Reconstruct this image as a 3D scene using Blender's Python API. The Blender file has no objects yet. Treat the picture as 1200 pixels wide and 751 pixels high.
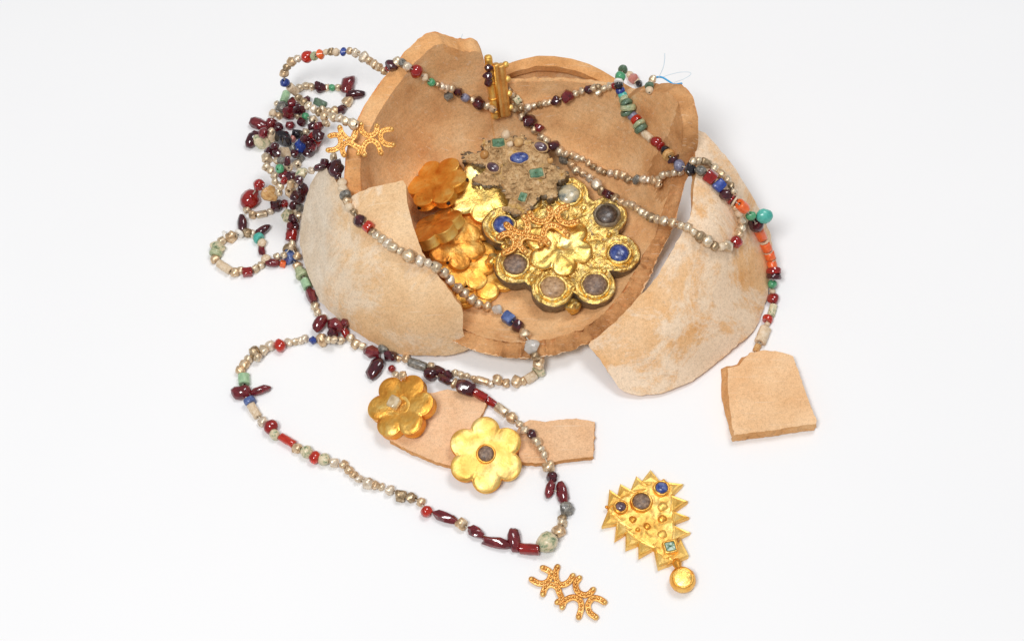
import bpy, bmesh, math, random
import numpy as np
from mathutils import Vector, Matrix, noise as mnoise
from mathutils.bvhtree import BVHTree
from mathutils.geometry import delaunay_2d_cdt
random.seed(7)
sc = bpy.context.scene
COL = sc.collection
R_ = math.radians

# ------------------------------------------------------------------ camera, light, exposure
EL = R_(60); DIST = 1.1667; FOCAL = 70.0; KPX = 36.0 / FOCAL / 1200.0
CAM = Vector((0, -math.cos(EL), math.sin(EL))) * DIST
FWD = Vector((0, math.cos(EL), -math.sin(EL))); UPV = Vector((0, math.sin(EL), math.cos(EL))); RGT = Vector((1, 0, 0))
cd = bpy.data.cameras.new('camera'); cam = bpy.data.objects.new('camera', cd); COL.objects.link(cam)
cam.location = CAM; cam.rotation_euler = (math.pi / 2 - EL, 0, 0)
cd.lens = FOCAL; cd.sensor_width = 36; cd.sensor_fit = 'HORIZONTAL'; cd.clip_start = .01; cd.clip_end = 50
sc.camera = cam

w = bpy.data.worlds.new('World'); sc.world = w; w.use_nodes = True
bg = w.node_tree.nodes['Background']; bg.inputs[0].default_value = (.99, .99, 1, 1); bg.inputs[1].default_value = 0.33

def area(name, loc, target, size, power, col=(1, 1, 1)):
    l = bpy.data.lights.new(name, 'AREA'); l.shape = 'SQUARE'; l.size = size; l.energy = power; l.color = col
    o = bpy.data.objects.new(name, l); COL.objects.link(o); o.location = loc
    o.rotation_euler = (Vector(target) - Vector(loc)).to_track_quat('-Z', 'Y').to_euler()
    return o
area('softbox_key', (-.55, -.95, 2.2), (0, 0, 0), 0.6, 31.0, (1, .994, .988))
area('softbox_overhead', (.60, .70, 2.4), (0, 0, 0), 0.8, 20.6, (.995, .995, 1))
sc.view_settings.view_transform = 'Standard'; sc.view_settings.look = 'None'
sc.view_settings.exposure = 0; sc.view_settings.gamma = 1; sc.view_settings.use_curve_mapping = False

# ------------------------------------------------------------------ pixel geometry
def ray(x, y): return (FWD + RGT * ((x - 600) * KPX) + UPV * ((375.5 - y) * KPX))
def P(x, y, z):
    d = ray(x, y); return CAM + d * ((z - CAM.z) / d.z)
def proj(p):
    v = Vector(p) - CAM; k = v.dot(FWD); return 600 + v.dot(RGT) / k / KPX, 375.5 - v.dot(UPV) / k / KPX
def mpp(p): return (Vector(p) - CAM).dot(FWD) * KPX          # metres per pixel at a point

# ------------------------------------------------------------------ node helpers
def srgb(r, g, b):
    f = lambda c: (c / 255 / 12.92) if c / 255 <= .04045 else ((c / 255 + .055) / 1.055) ** 2.4
    return (f(r), f(g), f(b), 1)
class NT:
    def __init__(s, name):
        s.m = bpy.data.materials.new(name); s.m.use_nodes = True; s.t = s.m.node_tree; s.b = s.t.nodes['Principled BSDF']
        tc = s.t.nodes.new('ShaderNodeTexCoord'); oi = s.t.nodes.new('ShaderNodeObjectInfo')
        va = s.t.nodes.new('ShaderNodeVectorMath'); va.operation = 'MULTIPLY_ADD'
        cb = s.t.nodes.new('ShaderNodeCombineXYZ'); s.oi = oi
        for i in range(3): s.t.links.new(oi.outputs['Random'], cb.inputs[i])
        va.inputs[1].default_value = (17.3, 11.7, 23.1); s.t.links.new(cb.outputs[0], va.inputs[0]); s.t.links.new(tc.outputs['Object'], va.inputs[2])
        s.v = va.outputs[0]; s.obj = tc.outputs['Object']
    def noise(s, scale, detail=4, rough=.55, vec=None, dist=0):
        n = s.t.nodes.new('ShaderNodeTexNoise'); n.inputs['Scale'].default_value = scale; n.inputs['Detail'].default_value = detail
        n.inputs['Roughness'].default_value = rough; n.inputs['Distortion'].default_value = dist
        s.t.links.new(vec or s.v, n.inputs['Vector']); return n.outputs['Fac']
    def vor(s, scale, feat='F1'):
        n = s.t.nodes.new('ShaderNodeTexVoronoi'); n.feature = feat; n.inputs['Scale'].default_value = scale; s.t.links.new(s.v, n.inputs['Vector']); return n.outputs['Distance']
    def ramp(s, fac, stops):
        r = s.t.nodes.new('ShaderNodeValToRGB'); e = r.color_ramp.elements
        while len(e) < len(stops): e.new(.5)
        for k, (p, c) in enumerate(stops):
            e[k].position = p; e[k].color = c if len(c) == 4 else (*c, 1)
        s.t.links.new(fac, r.inputs[0]); return r.outputs[0]
    def mix(s, fac, a, b, mode='MIX'):
        m = s.t.nodes.new('ShaderNodeMix'); m.data_type = 'RGBA'; m.blend_type = mode
        for inp, val in ((m.inputs[0], fac), (m.inputs[6], a), (m.inputs[7], b)):
            if hasattr(val, 'is_output'): s.t.links.new(val, inp)
            else: inp.default_value = val
        return m.outputs[2]
    def bump(s, h, strength, dist=.001, prev=None):
        b = s.t.nodes.new('ShaderNodeBump'); b.inputs['Strength'].default_value = strength; b.inputs['Distance'].default_value = dist
        s.t.links.new(h, b.inputs['Height'])
        if prev: s.t.links.new(prev, b.inputs['Normal'])
        s.t.links.new(b.outputs[0], s.b.inputs['Normal']); return b.outputs[0]
    def col(s, c):
        if hasattr(c, 'is_output'): s.t.links.new(c, s.b.inputs['Base Color'])
        else: s.b.inputs['Base Color'].default_value = c
    def set(s, **k):
        for a, v in k.items():
            i = s.b.inputs[a.replace('_', ' ')]
            if hasattr(v, 'is_output'): s.t.links.new(v, i)
            else: i.default_value = v
M_ = {}
def G4(v): return (v, v, v, 1)
def clay(name, dark, mid, light, slip=None, slip_at=.55, rings=False, rough_bump=.25, speck=.5, side=False):
    n = NT(name)
    c = n.ramp(n.noise(38, 6, .6), [(.28, dark), (.5, mid), (.75, light)])
    if slip:
        f = n.ramp(n.noise(24, 9, .74, dist=.5), [(slip_at - .045, G4(0)), (slip_at + .045, G4(.85))])
        c = n.mix(f, c, slip)
    if side:      # pale lime bloom on the pointed end of the sherd
        sx = n.t.nodes.new('ShaderNodeSeparateXYZ'); n.t.links.new(n.obj, sx.inputs[0])
        ad = n.t.nodes.new('ShaderNodeMath'); ad.operation = 'MULTIPLY_ADD'; n.t.links.new(n.noise(30, 5, .6), ad.inputs[0]); ad.inputs[1].default_value = .035; n.t.links.new(sx.outputs[0], ad.inputs[2])
        mr = n.t.nodes.new('ShaderNodeMapRange'); n.t.links.new(ad.outputs[0], mr.inputs[0]); mr.inputs[1].default_value = -.001; mr.inputs[2].default_value = -.014; mr.inputs[3].default_value = 0; mr.inputs[4].default_value = .85
        c = n.mix(mr.outputs[0], c, n.ramp(n.noise(70, 5, .65), [(.3, srgb(218, 198, 172)), (.7, srgb(238, 226, 208))]))
    f2 = n.ramp(n.noise(520, 3, .6), [(.28, G4(.86)), (.5, G4(1.0)), (.75, G4(1.06))])
    f3 = n.ramp(n.noise(1300, 2, .6), [(.3, G4(.84)), (.5, G4(1.0)), (.7, G4(1.09))])
    c = n.mix(1.0, c, f3, 'MULTIPLY')
    c = n.mix(1.0, c, f2, 'MULTIPLY')
    c = n.mix(1.0, c, n.ramp(n.noise(13, 5, .7, dist=1.0), [(.3, (.94, .92, .89, 1)), (.5, G4(1)), (.72, (1.03, 1.02, 1.01, 1))]), 'MULTIPLY')
    sp = n.ramp(n.vor(105), [(.0, G4(1)), (.085, G4(0))])
    msk = n.ramp(n.noise(140, 2), [(.56, G4(0)), (.64, G4(speck))])
    c = n.mix(n.mix(1.0, sp, msk, 'MULTIPLY'), c, srgb(70, 48, 38))
    sp2 = n.ramp(n.vor(330), [(.0, G4(1)), (.12, G4(0))]); mk2 = n.ramp(n.noise(210, 2), [(.58, G4(0)), (.64, G4(speck))])
    c = n.mix(n.mix(1.0, sp2, mk2, 'MULTIPLY'), c, srgb(96, 62, 40))
    if rings:
        sx = n.t.nodes.new('ShaderNodeSeparateXYZ'); n.t.links.new(n.obj, sx.inputs[0])
        def mth(op, a, b=None):
            q = n.t.nodes.new('ShaderNodeMath'); q.operation = op
            for i, v in ((0, a), (1, b)):
                if v is None: continue
                if hasattr(v, 'is_output'): n.t.links.new(v, q.inputs[i])
                else: q.inputs[i].default_value = v
            return q.outputs[0]
        rr = mth('SQRT', mth('ADD', mth('MULTIPLY', sx.outputs[0], sx.outputs[0]), mth('MULTIPLY', sx.outputs[1], sx.outputs[1])))
        cb = n.t.nodes.new('ShaderNodeCombineXYZ'); n.t.links.new(mth('MULTIPLY', rr, 260), cb.inputs[0]); n.t.links.new(mth('MULTIPLY', sx.outputs[2], 330), cb.inputs[1])
        n.t.links.new(mth('MULTIPLY', mth('ARCTAN2', sx.outputs[0], sx.outputs[1]), 1.6), cb.inputs[2])
        rg = n.noise(1.0, 4, .6, vec=cb.outputs[0])
        c = n.mix(1.0, c, n.ramp(rg, [(.3, G4(.91)), (.55, G4(1)), (.75, G4(1.04))]), 'MULTIPLY')
    # hairline scratches: a long thin noise in two directions
    for ang_ in (.6, -.9):
        mp = n.t.nodes.new('ShaderNodeMapping'); mp.inputs['Rotation'].default_value = (.2, .1, ang_); mp.inputs['Scale'].default_value = (40, 1100, 300); n.t.links.new(n.v, mp.inputs[0])
        c = n.mix(n.ramp(n.noise(1.0, 2, .5, vec=mp.outputs[0]), [(.66, G4(0)), (.72, G4(.28))]), c, srgb(240, 222, 198))
    n.col(c); n.set(Roughness=.9, Specular_IOR_Level=.2)
    b = n.bump(n.noise(110, 5, .6), rough_bump, .0016)
    n.bump(n.noise(650, 3, .7), .35, .0006, b)
    M_[name] = n.m
clay('clay_inside', srgb(210, 148, 94), srgb(232, 180, 126), srgb(241, 200, 152), srgb(240, 204, 160), .60, rings=True)
clay('clay_broken', srgb(150, 100, 58), srgb(204, 148, 96), srgb(230, 180, 128), None, rough_bump=1.0, speck=.9)
clay('clay_edge', srgb(204, 142, 84), srgb(228, 170, 112), srgb(238, 192, 140), None, rough_bump=.5)
clay('clay_outer', srgb(220, 174, 124), srgb(233, 194, 148), srgb(240, 208, 168), srgb(240, 218, 190), .53, side=True)
clay('clay_outer_right', srgb(220, 160, 98), srgb(232, 186, 136), srgb(240, 202, 160), srgb(240, 217, 190), .48, speck=.8)
clay('clay_flat', srgb(230, 180, 130), srgb(238, 194, 148), srgb(244, 206, 164), None, rough_bump=.22, speck=.7)
clay('clay_flat_pink', srgb(226, 178, 134), srgb(236, 192, 150), srgb(241, 204, 166), None, rough_bump=.22, speck=.7)

def gold(name, dark, mid, light, rough=(.28, .5), scale=90, bump=.3, dirt=None, dirt_at=.62, bscale=None, metal=1.0):
    n = NT(name)
    c = n.ramp(n.noise(scale, 5, .6, dist=.6), [(.25, dark), (.5, mid), (.72, light)])
    if dirt:
        f = n.ramp(n.noise(scale * 1.7, 6, .7), [(dirt_at - .06, G4(0)), (dirt_at + .06, G4(.85))])
        c = n.mix(f, c, dirt)
        n.set(Metallic=n.ramp(n.noise(scale * 1.7, 6, .7), [(dirt_at - .06, G4(1)), (dirt_at + .06, G4(.15))]))
    else: n.set(Metallic=metal)
    n.col(c); n.set(Roughness=n.ramp(n.noise(scale * 2.2, 4), [(.3, G4(rough[0])), (.7, G4(rough[1]))]))
    if bump: c = n.mix(n.ramp(n.noise(scale * 6, 4, .65), [(.60, G4(0)), (.70, G4(.45))]), c, tuple(q * .45 for q in dark[:3]) + (1,)); n.col(c)
    b = n.bump(n.noise((bscale or scale * 1.3), 4, .6), bump, .0012)
    n.bump(n.noise(scale * 7, 4, .65), min(.4, bump * .8), .0006 if scale < 150 else .0003, b)
    M_[name] = n.m
gold('gold_bright', srgb(220, 160, 66), srgb(248, 202, 108), srgb(253, 224, 150), (.40, .56), 70, .5, metal=.8)
gold('gold_orange', srgb(206, 120, 34), srgb(244, 178, 78), srgb(254, 218, 130), (.34, .5), 80, .55, metal=.82)
gold('gold_brown', srgb(184, 102, 32), srgb(234, 162, 70), srgb(252, 208, 118), (.34, .5), 80, .6, metal=.8)
gold('gold_pale', srgb(222, 172, 80), srgb(250, 214, 124), srgb(254, 234, 168), (.3, .48), 80, .5)
gold('gold_grain', srgb(204, 138, 66), srgb(240, 186, 106), srgb(251, 214, 144), (.36, .5), 140, metal=.8)
gold('gold_patina', srgb(176, 130, 60), srgb(240, 202, 116), srgb(253, 232, 160), (.32, .5), 190, .9, srgb(150, 132, 108), .60)
gold('silver_crust', srgb(88, 80, 68), srgb(148, 134, 114), srgb(194, 180, 156), (.5, .8), 160, 1.0, srgb(120, 98, 72), .5)
gold('gold_bead', srgb(172, 144, 112), srgb(224, 202, 170), srgb(250, 240, 222), (.28, .46), 1.2, .0, metal=.6)
gold('gold_bead_warm', srgb(170, 134, 98), srgb(222, 190, 150), srgb(248, 232, 206), (.28, .46), 1.2, .0, metal=.6)
n = NT('star_crust')
n.col(n.mix(n.ramp(n.noise(120, 4), [(.60, G4(0)), (.68, G4(.8))]), n.ramp(n.noise(150, 8, .75), [(.27, srgb(96, 76, 52)), (.40, srgb(184, 148, 102)), (.54, srgb(228, 188, 134)), (.75, srgb(244, 224, 188))]), srgb(226, 184, 100)))
n.set(Roughness=.7); b = n.bump(n.noise(190, 6, .7), 1.0, .003); n.bump(n.noise(800, 3), .6, .0008, b); M_['star_crust'] = n.m

def gem(name, stops, rough=.15, scale=1.3, trans=0, coat=.3, sss=0, bump=.0, detail=5):
    n = NT(name); n.col(n.ramp(n.noise(scale, detail, .6), stops))
    n.set(Roughness=rough, Coat_Weight=coat, Coat_Roughness=.08, Transmission_Weight=trans, IOR=1.6)
    if sss: n.set(Subsurface_Weight=sss, Subsurface_Scale=.002); n.b.inputs['Subsurface Radius'].default_value = (1, .25, .15)
    if bump: n.bump(n.noise(scale * 3, 4), bump, .0004)
    M_[name] = n.m
gem('carnelian', [(.3, srgb(186, 24, 14)), (.6, srgb(228, 56, 26)), (.8, srgb(240, 92, 50))], .1, trans=.35, sss=.0, coat=.6)
gem('carnelian_dark', [(.3, srgb(132, 12, 14)), (.6, srgb(182, 28, 24)), (.8, srgb(210, 54, 40))], .1, trans=.35, coat=.6)
gem('orange', [(.3, srgb(222, 84, 30)), (.6, srgb(240, 112, 46)), (.8, srgb(246, 150, 88))], .3, sss=.2)
gem('garnet_dark', [(.3, srgb(44, 10, 20)), (.55, srgb(88, 24, 38)), (.8, srgb(146, 58, 68))], .12, trans=.4, coat=.5)
gem('garnet', [(.3, srgb(96, 18, 30)), (.55, srgb(148, 40, 50)), (.8, srgb(188, 92, 92))], .12, trans=.5, coat=.5)
gem('lapis', [(.3, srgb(20, 40, 110)), (.6, srgb(38, 70, 158)), (.85, srgb(120, 140, 190))], .35, 2, bump=.3)
gem('lapis_pale', [(.3, srgb(46, 66, 120)), (.6, srgb(84, 108, 164)), (.85, srgb(150, 166, 198))], .45, 2, bump=.5)
gem('lilac', [(.3, srgb(92, 92, 116)), (.6, srgb(140, 140, 164)), (.85, srgb(188, 188, 202))], .4, 2)
gem('emerald', [(.3, srgb(44, 128, 84)), (.6, srgb(88, 168, 120)), (.85, srgb(150, 204, 166))], .35, 1.5)
gem('green_dark', [(.3, srgb(64, 88, 70)), (.6, srgb(96, 124, 98)), (.85, srgb(140, 160, 132))], .5, 2, bump=.5)
gem('green_pale', [(.3, srgb(120, 144, 104)), (.5, srgb(168, 178, 136)), (.7, srgb(214, 206, 168))], .5, 1.8, bump=.5)
gem('jade', [(.3, srgb(132, 172, 134)), (.6, srgb(168, 200, 158)), (.85, srgb(200, 220, 184))], .45, 1.5)
gem('turquoise', [(.3, srgb(52, 150, 138)), (.6, srgb(88, 186, 170)), (.85, srgb(140, 204, 180))], .3, 1.4)
gem('cream', [(.3, srgb(196, 166, 128)), (.5, srgb(222, 198, 166)), (.75, srgb(238, 222, 200))], .5, 2.2, bump=.4, coat=.1)
gem('cream_green', [(.34, srgb(84, 116, 84)), (.44, srgb(184, 184, 146)), (.55, srgb(224, 206, 170)), (.8, srgb(236, 224, 198))], .45, 1.8, bump=.4)
gem('grey', [(.3, srgb(56, 54, 54)), (.5, srgb(110, 106, 98)), (.75, srgb(172, 166, 152))], .35, 2, bump=.4)
gem('black', [(.3, srgb(14, 12, 16)), (.6, srgb(34, 28, 36)), (.85, srgb(70, 64, 76))], .12, bump=.2)
gem('ochre', [(.3, srgb(168, 112, 52)), (.5, srgb(208, 158, 92)), (.75, srgb(228, 194, 140))], .6, 2.5, bump=.6)
gem('quartz', [(.3, srgb(214, 206, 194)), (.6, srgb(236, 230, 222)), (.85, srgb(246, 244, 240))], .15, 1.5, trans=.35, bump=.4)
gem('pink', [(.3, srgb(176, 100, 92)), (.6, srgb(206, 136, 124)), (.85, srgb(226, 172, 158))], .35, 1.5)
gold('pearl_white', srgb(186, 160, 132), srgb(230, 212, 188), srgb(249, 240, 226), (.28, .45), 1.5, .0, metal=.5)
gold('bead_tarnish', srgb(110, 88, 64), srgb(176, 150, 116), srgb(226, 206, 174), (.3, .5), 1.5, .0, metal=.7)
gem('white', [(.3, srgb(222, 216, 206)), (.7, srgb(244, 240, 234))], .4, 1.5)
gem('stone_brown', [(.3, srgb(76, 58, 46)), (.5, srgb(126, 98, 78)), (.75, srgb(176, 148, 122))], .5, 560, bump=.5, coat=.1)
gem('stone_dark', [(.3, srgb(40, 32, 28)), (.5, srgb(74, 60, 52)), (.75, srgb(120, 102, 88))], .35, 520, bump=.4)
gem('stone_tan', [(.3, srgb(120, 88, 58)), (.5, srgb(178, 138, 96)), (.75, srgb(212, 180, 140))], .5, 480, bump=.5, coat=.1)
gem('stone_moss', [(.36, srgb(84, 98, 100)), (.46, srgb(160, 158, 142)), (.58, srgb(204, 188, 152)), (.8, srgb(226, 220, 206))], .25, 160)
gem('stone_blue', [(.3, srgb(24, 36, 92)), (.5, srgb(48, 70, 142)), (.75, srgb(130, 146, 188))], .3, 320, bump=.3)
gem('stone_green', [(.3, srgb(52, 88, 66)), (.5, srgb(94, 132, 100)), (.75, srgb(160, 180, 150))], .25, 260)
gem('stone_purple', [(.3, srgb(52, 34, 46)), (.5, srgb(92, 68, 80)), (.75, srgb(160, 140, 144))], .2, 260)
gem('stone_glass', [(.3, srgb(170, 144, 108)), (.5, srgb(208, 184, 146)), (.75, srgb(234, 220, 194))], .2, 200)
n = NT('thread'); n.col(srgb(206, 196, 178)); n.set(Roughness=.7); M_['thread'] = n.m
n = NT('blue_thread'); n.col(srgb(70, 170, 226)); n.set(Roughness=.6); M_['blue_thread'] = n.m
n = NT('pale_thread'); n.col(srgb(206, 224, 234)); n.set(Roughness=.6); M_['pale_thread'] = n.m
n = NT('hole_dark'); n.col(srgb(40, 22, 10)); n.set(Roughness=.9); M_['hole_dark'] = n.m
n = NT('white_table'); n.col(n.ramp(n.noise(5, 3), [(.3, (.885, .886, .892, 1)), (.7, (.90, .90, .905, 1))])); n.set(Roughness=.75, Specular_IOR_Level=.15)
M_['white_table'] = n.m

# ------------------------------------------------------------------ object helpers
SOLV = []; SOLF = []          # collision geometry in world space (what strands rest on)
def collide(mesh_or, Mx):
    v, f = mesh_or; o = len(SOLV)
    SOLV.extend([Mx @ Vector(p) for p in v]); SOLF.extend([[i + o for i in q] for q in f])
BVH = [None]
def rebuild(): BVH[0] = BVHTree.FromPolygons(SOLV, SOLF)
def tag(o, label=None, cat=None, group=None, kind=None):
    if label: o['label'] = label
    if cat: o['category'] = cat
    if group: o['group'] = group
    if kind: o['kind'] = kind
    return o
def mesh(name, v, f, mats, fm=None, smooth=True):
    me = bpy.data.meshes.new(name); me.from_pydata([tuple(p) for p in v], [], f)
    for m in (mats if isinstance(mats, (list, tuple)) else [mats]): me.materials.append(M_[m])
    if fm: me.polygons.foreach_set('material_index', fm)
    bm = bmesh.new(); bm.from_mesh(me); bmesh.ops.recalc_face_normals(bm, faces=bm.faces); bm.to_mesh(me); bm.free()
    if smooth: me.shade_smooth()
    me.update(); return me
def obj(name, me, parent=None, Mx=None):
    o = bpy.data.objects.new(name, me); COL.objects.link(o)
    if parent: o.parent = parent
    if Mx is not None: o.matrix_local = Mx
    return o
def empty(name, Mx):
    o = bpy.data.objects.new(name, None); COL.objects.link(o); o.empty_display_size = .01; o.matrix_world = Mx; return o
def sharp(me, ang=40):
    me.set_sharp_from_angle(angle=R_(ang))
def frame(c, n, xdir=(1, 0, 0)):
    n = Vector(n).normalized(); x = Vector(xdir); x = (x - n * x.dot(n)).normalized(); y = n.cross(x)
    m = Matrix.Identity(4)
    for i in range(3): m[i][0] = x[i]; m[i][1] = y[i]; m[i][2] = n[i]; m[i][3] = c[i]
    return m
def loc_px(Mx, x, y):
    """point where the pixel's ray meets the local z=0 plane of frame Mx, in local coordinates"""
    n = Mx.col[2].to_3d(); c = Mx.col[3].to_3d(); d = ray(x, y)
    p = CAM + d * ((c - CAM).dot(n) / d.dot(n)); q = Mx.inverted() @ p; return Vector((q.x, q.y))
def nz(p, s, o=0): return mnoise.noise(Vector((p[0] * s + o, p[1] * s + o * 1.7, p[2] * s - o)))
def tube(pts, rad, seg=8, cap=True):
    pts = [Vector(p) for p in pts]; v = []; f = []; up = Vector((0, 0, 1)); N = len(pts)
    for i, p in enumerate(pts):
        t = (pts[min(i + 1, N - 1)] - pts[max(i - 1, 0)]); t = t.normalized() if t.length > 1e-9 else Vector((1, 0, 0))
        a = t.cross(up if abs(t.z) < .95 else Vector((1, 0, 0))).normalized(); b = t.cross(a)
        r = rad[i] if isinstance(rad, (list, tuple)) else rad
        for k in range(seg):
            q = 2 * math.pi * k / seg; v.append(p + a * (r * math.cos(q)) + b * (r * math.sin(q)))
    for i in range(N - 1):
        for k in range(seg):
            k2 = (k + 1) % seg; f.append([i * seg + k, i * seg + k2, (i + 1) * seg + k2, (i + 1) * seg + k])
    if cap: f.append(list(range(seg))[::-1]); f.append([(N - 1) * seg + k for k in range(seg)])
    return v, f
def lathe(prof, seg=20):
    """prof: list of (r,z); r==0 allowed at the ends"""
    v = []; f = []; rows = []
    for r, z in prof:
        if r < 1e-9: rows.append([len(v)]); v.append((0, 0, z))
        else:
            rows.append(list(range(len(v), len(v) + seg))); v += [(r * math.cos(2 * math.pi * k / seg), r * math.sin(2 * math.pi * k / seg), z) for k in range(seg)]
    for a, b in zip(rows[:-1], rows[1:]):
        for k in range(seg):
            k2 = (k + 1) % seg
            if len(a) == 1 and len(b) == 1: continue
            if len(a) == 1: f.append([a[0], b[k], b[k2]])
            elif len(b) == 1: f.append([a[k], a[k2], b[0]])
            else: f.append([a[k], a[k2], b[k2], b[k]])
    return v, f
def xform(vf, Mx): return [Mx @ Vector(p) for p in vf[0]], vf[1]
def join(parts):
    v = []; f = []
    for a, b in parts:
        o = len(v); v += list(a); f += [[i + o for i in q] for q in b]
    return v, f
def ball(r, seg=10, rings=6, flat=1.0):
    return lathe([(0 if i in (0, rings) else r * math.sin(math.pi * i / rings), -r * flat * math.cos(math.pi * i / rings)) for i in range(rings + 1)], seg)
T_ = Matrix.Translation

# ------------------------------------------------------------------ the surface
v = [(-6, -6, 0), (6, -6, 0), (6, 6, 0), (-6, 6, 0)]
o = obj('table_surface', mesh('table_surface', v, [[0, 1, 2, 3]], 'white_table')); tag(o, 'plain seamless white tabletop under the bowl', None, kind='structure')
collide((v, [[0, 1, 2, 3]]), Matrix.Identity(4))

# ------------------------------------------------------------------ the bowl
BC = P(612, 300, 0)
OUT_Z = [0, .008, .013, .025, .045, .065, .085, .12]; OUT_R = [.062, .068, .077, .090, .101, .107, .112, .119]
def r_out(z): return float(np.interp(z, OUT_Z, OUT_R))
IN_Z = [.0085, .011, .014, .022, .04, .06, .085, .12]; IN_R = [.054, .061, .0665, .077, .089, .096, .102, .109]
def r_in(z): return float(np.interp(z, IN_Z, IN_R))
HT = [(-180, .013), (-120, .013), (-90, .014), (-87.5, .016), (-86, .050), (-83, .054), (-72, .064), (-61, .070), (-52, .074), (-42, .080), (-30, .089), (-27, .087), (-21, .077), (-16, .075), (-13.6, .069),
      (-12.6, .044), (-4, .0385), (11, .0405), (26, .0445), (33, .050), (40, .058), (44, .068), (48, .073), (55, .084), (58, .0855), (61, .085), (66, .078), (71, .066), (73, .052), (75, .041), (81, .030), (90, .021), (98, .016), (113, .013), (128, .013), (180, .013)]
def build_bowl():
    N = 480; v = []; f = []; fm = []
    rowsI = 15; rings = [0.0, .012, .024, .036, .046]
    cols = []
    for i in range(N):
        th = -180 + 360 * i / N; a = R_(th); H = float(np.interp(th, [h[0] for h in HT], [h[1] for h in HT]))
        jag = (mnoise.noise(Vector((th * .25, 3, 0))) * .0012 + mnoise.noise(Vector((th * .9, 7, 0))) * .0007)
        low = H < .04
        Ho = H + jag
        Hi = Ho + (.0016 if low else .0)
        if -12.4 < th < 36:
            lo_, hi_ = .02, .08
            for _ in range(30):
                Hi = (lo_ + hi_) / 2; q_ = proj(BC + Vector((r_in(Hi) * math.sin(a), r_in(Hi) * math.cos(a), Hi)))
                if q_[1] > float(np.interp(q_[0], [560, 600, 650, 690, 720, 745], [98.5, 97.5, 95, 97.5, 103.5, 107.5])): lo_ = Hi
                else: hi_ = Hi
            Hi += jag * .5; Ho = Hi - .0008
        Hi = max(Hi, .0125)
        if low and (th > 75 or th < -88): Hi = min(Hi, Ho + .003)
        S, Cc = math.sin(a), math.cos(a); c = []
        def add(r, z, k): c.append(len(v)); v.append((r * S, r * Cc, z))
        for r in rings[1:]: add(r, .0072 + .0010 * (r / .05) ** 2 - (.0007 if .04 < r < .05 else 0), 0)
        for k in range(rowsI):
            z = .0085 + (Hi - .0085) * (k / (rowsI - 1)) ** 1.15
            r = r_in(z) + .0010 * nz((S * .08, Cc * .08, z), 28) * min(1, k / 4)
            cw = abs(th - (41 + (z - .06) * -160 + 1.2 * nz((0, 0, z), 150))); r += .0016 * max(0, 1 - cw / 1.0) * min(1, max(0, (z - .024) / .008))
            add(r, z, 0)
        thin = max(0, min(1, (th + 12.6) / .4, (37 - th) / 7))
        def r_o(z): return r_out(z) * (1 - thin) + thin * min(r_out(z), r_in(Hi) + .0035 + (Ho - z) * .22)
        ri, ro = r_in(Hi), r_o(Ho)
        for k, t in ((1, .03), (2, .2), (3, .4), (4, .6), (5, .8), (6, .97)):
            rr = ri + (ro - ri) * t; zz = Hi + (Ho - Hi) * t
            bmp = (nz((S * rr, Cc * rr, zz), 260) * .0011 + nz((S * rr, Cc * rr, zz), 620) * .0005) * (2.4 if low else .7)
            add(rr, zz + bmp + (0.0006 if 0.1 < t < .9 else -.0003), 1)
        for k in range(12):
            z = Ho * (1 - k / 11); add(r_o(z), z, 2)
        cols.append(c)
    M = len(cols[0]); c0 = len(v); v.append((0, 0, .0072)); c1 = len(v); v.append((0, 0, 0.0005))
    nI = 4 + rowsI
    for i in range(N):
        a, b = cols[i], cols[(i + 1) % N]
        th = -180 + 360 * (i + .5) / N
        f.append([c0, a[0], b[0]]); fm.append(0)
        step = (-88.6 < th < -85.6) or (-13.8 < th < -12.4)
        for k in range(M - 1):
            f.append([a[k], b[k], b[k + 1], a[k + 1]])
            if k < nI - 1: mt = 0
            elif k < nI + 6: mt = 1 if (th > 40 or th < -87) else (0 if -12.4 < th < 40 else 3)
            else: mt = 2
            if step and k >= 6: mt = 3
            if 8 <= k < nI - 1:
                zc = v[a[k]][2]; wob = mnoise.noise(Vector((zc * 90, th * .12, 2))) * 3.5
                if 61 + wob < th < 78 and zc > .03: mt = 1
                if -27 < th < -19 and zc > .071 + abs(th + 23) * .0012 + wob * .0008: mt = 3
            fm.append(mt)
        f.append([c1, b[-1], a[-1]]); fm.append(2)
    me = mesh('clay_bowl', v, f, ['clay_inside', 'clay_broken', 'clay_outer', 'clay_edge'], fm); sharp(me, 50)
    o = obj('clay_bowl', me, None, T_(BC)); collide((v, f), T_(BC))
    tag(o, 'large broken terracotta bowl with jagged walls holding the gold ornaments', 'bowl')
build_bowl()

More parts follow.
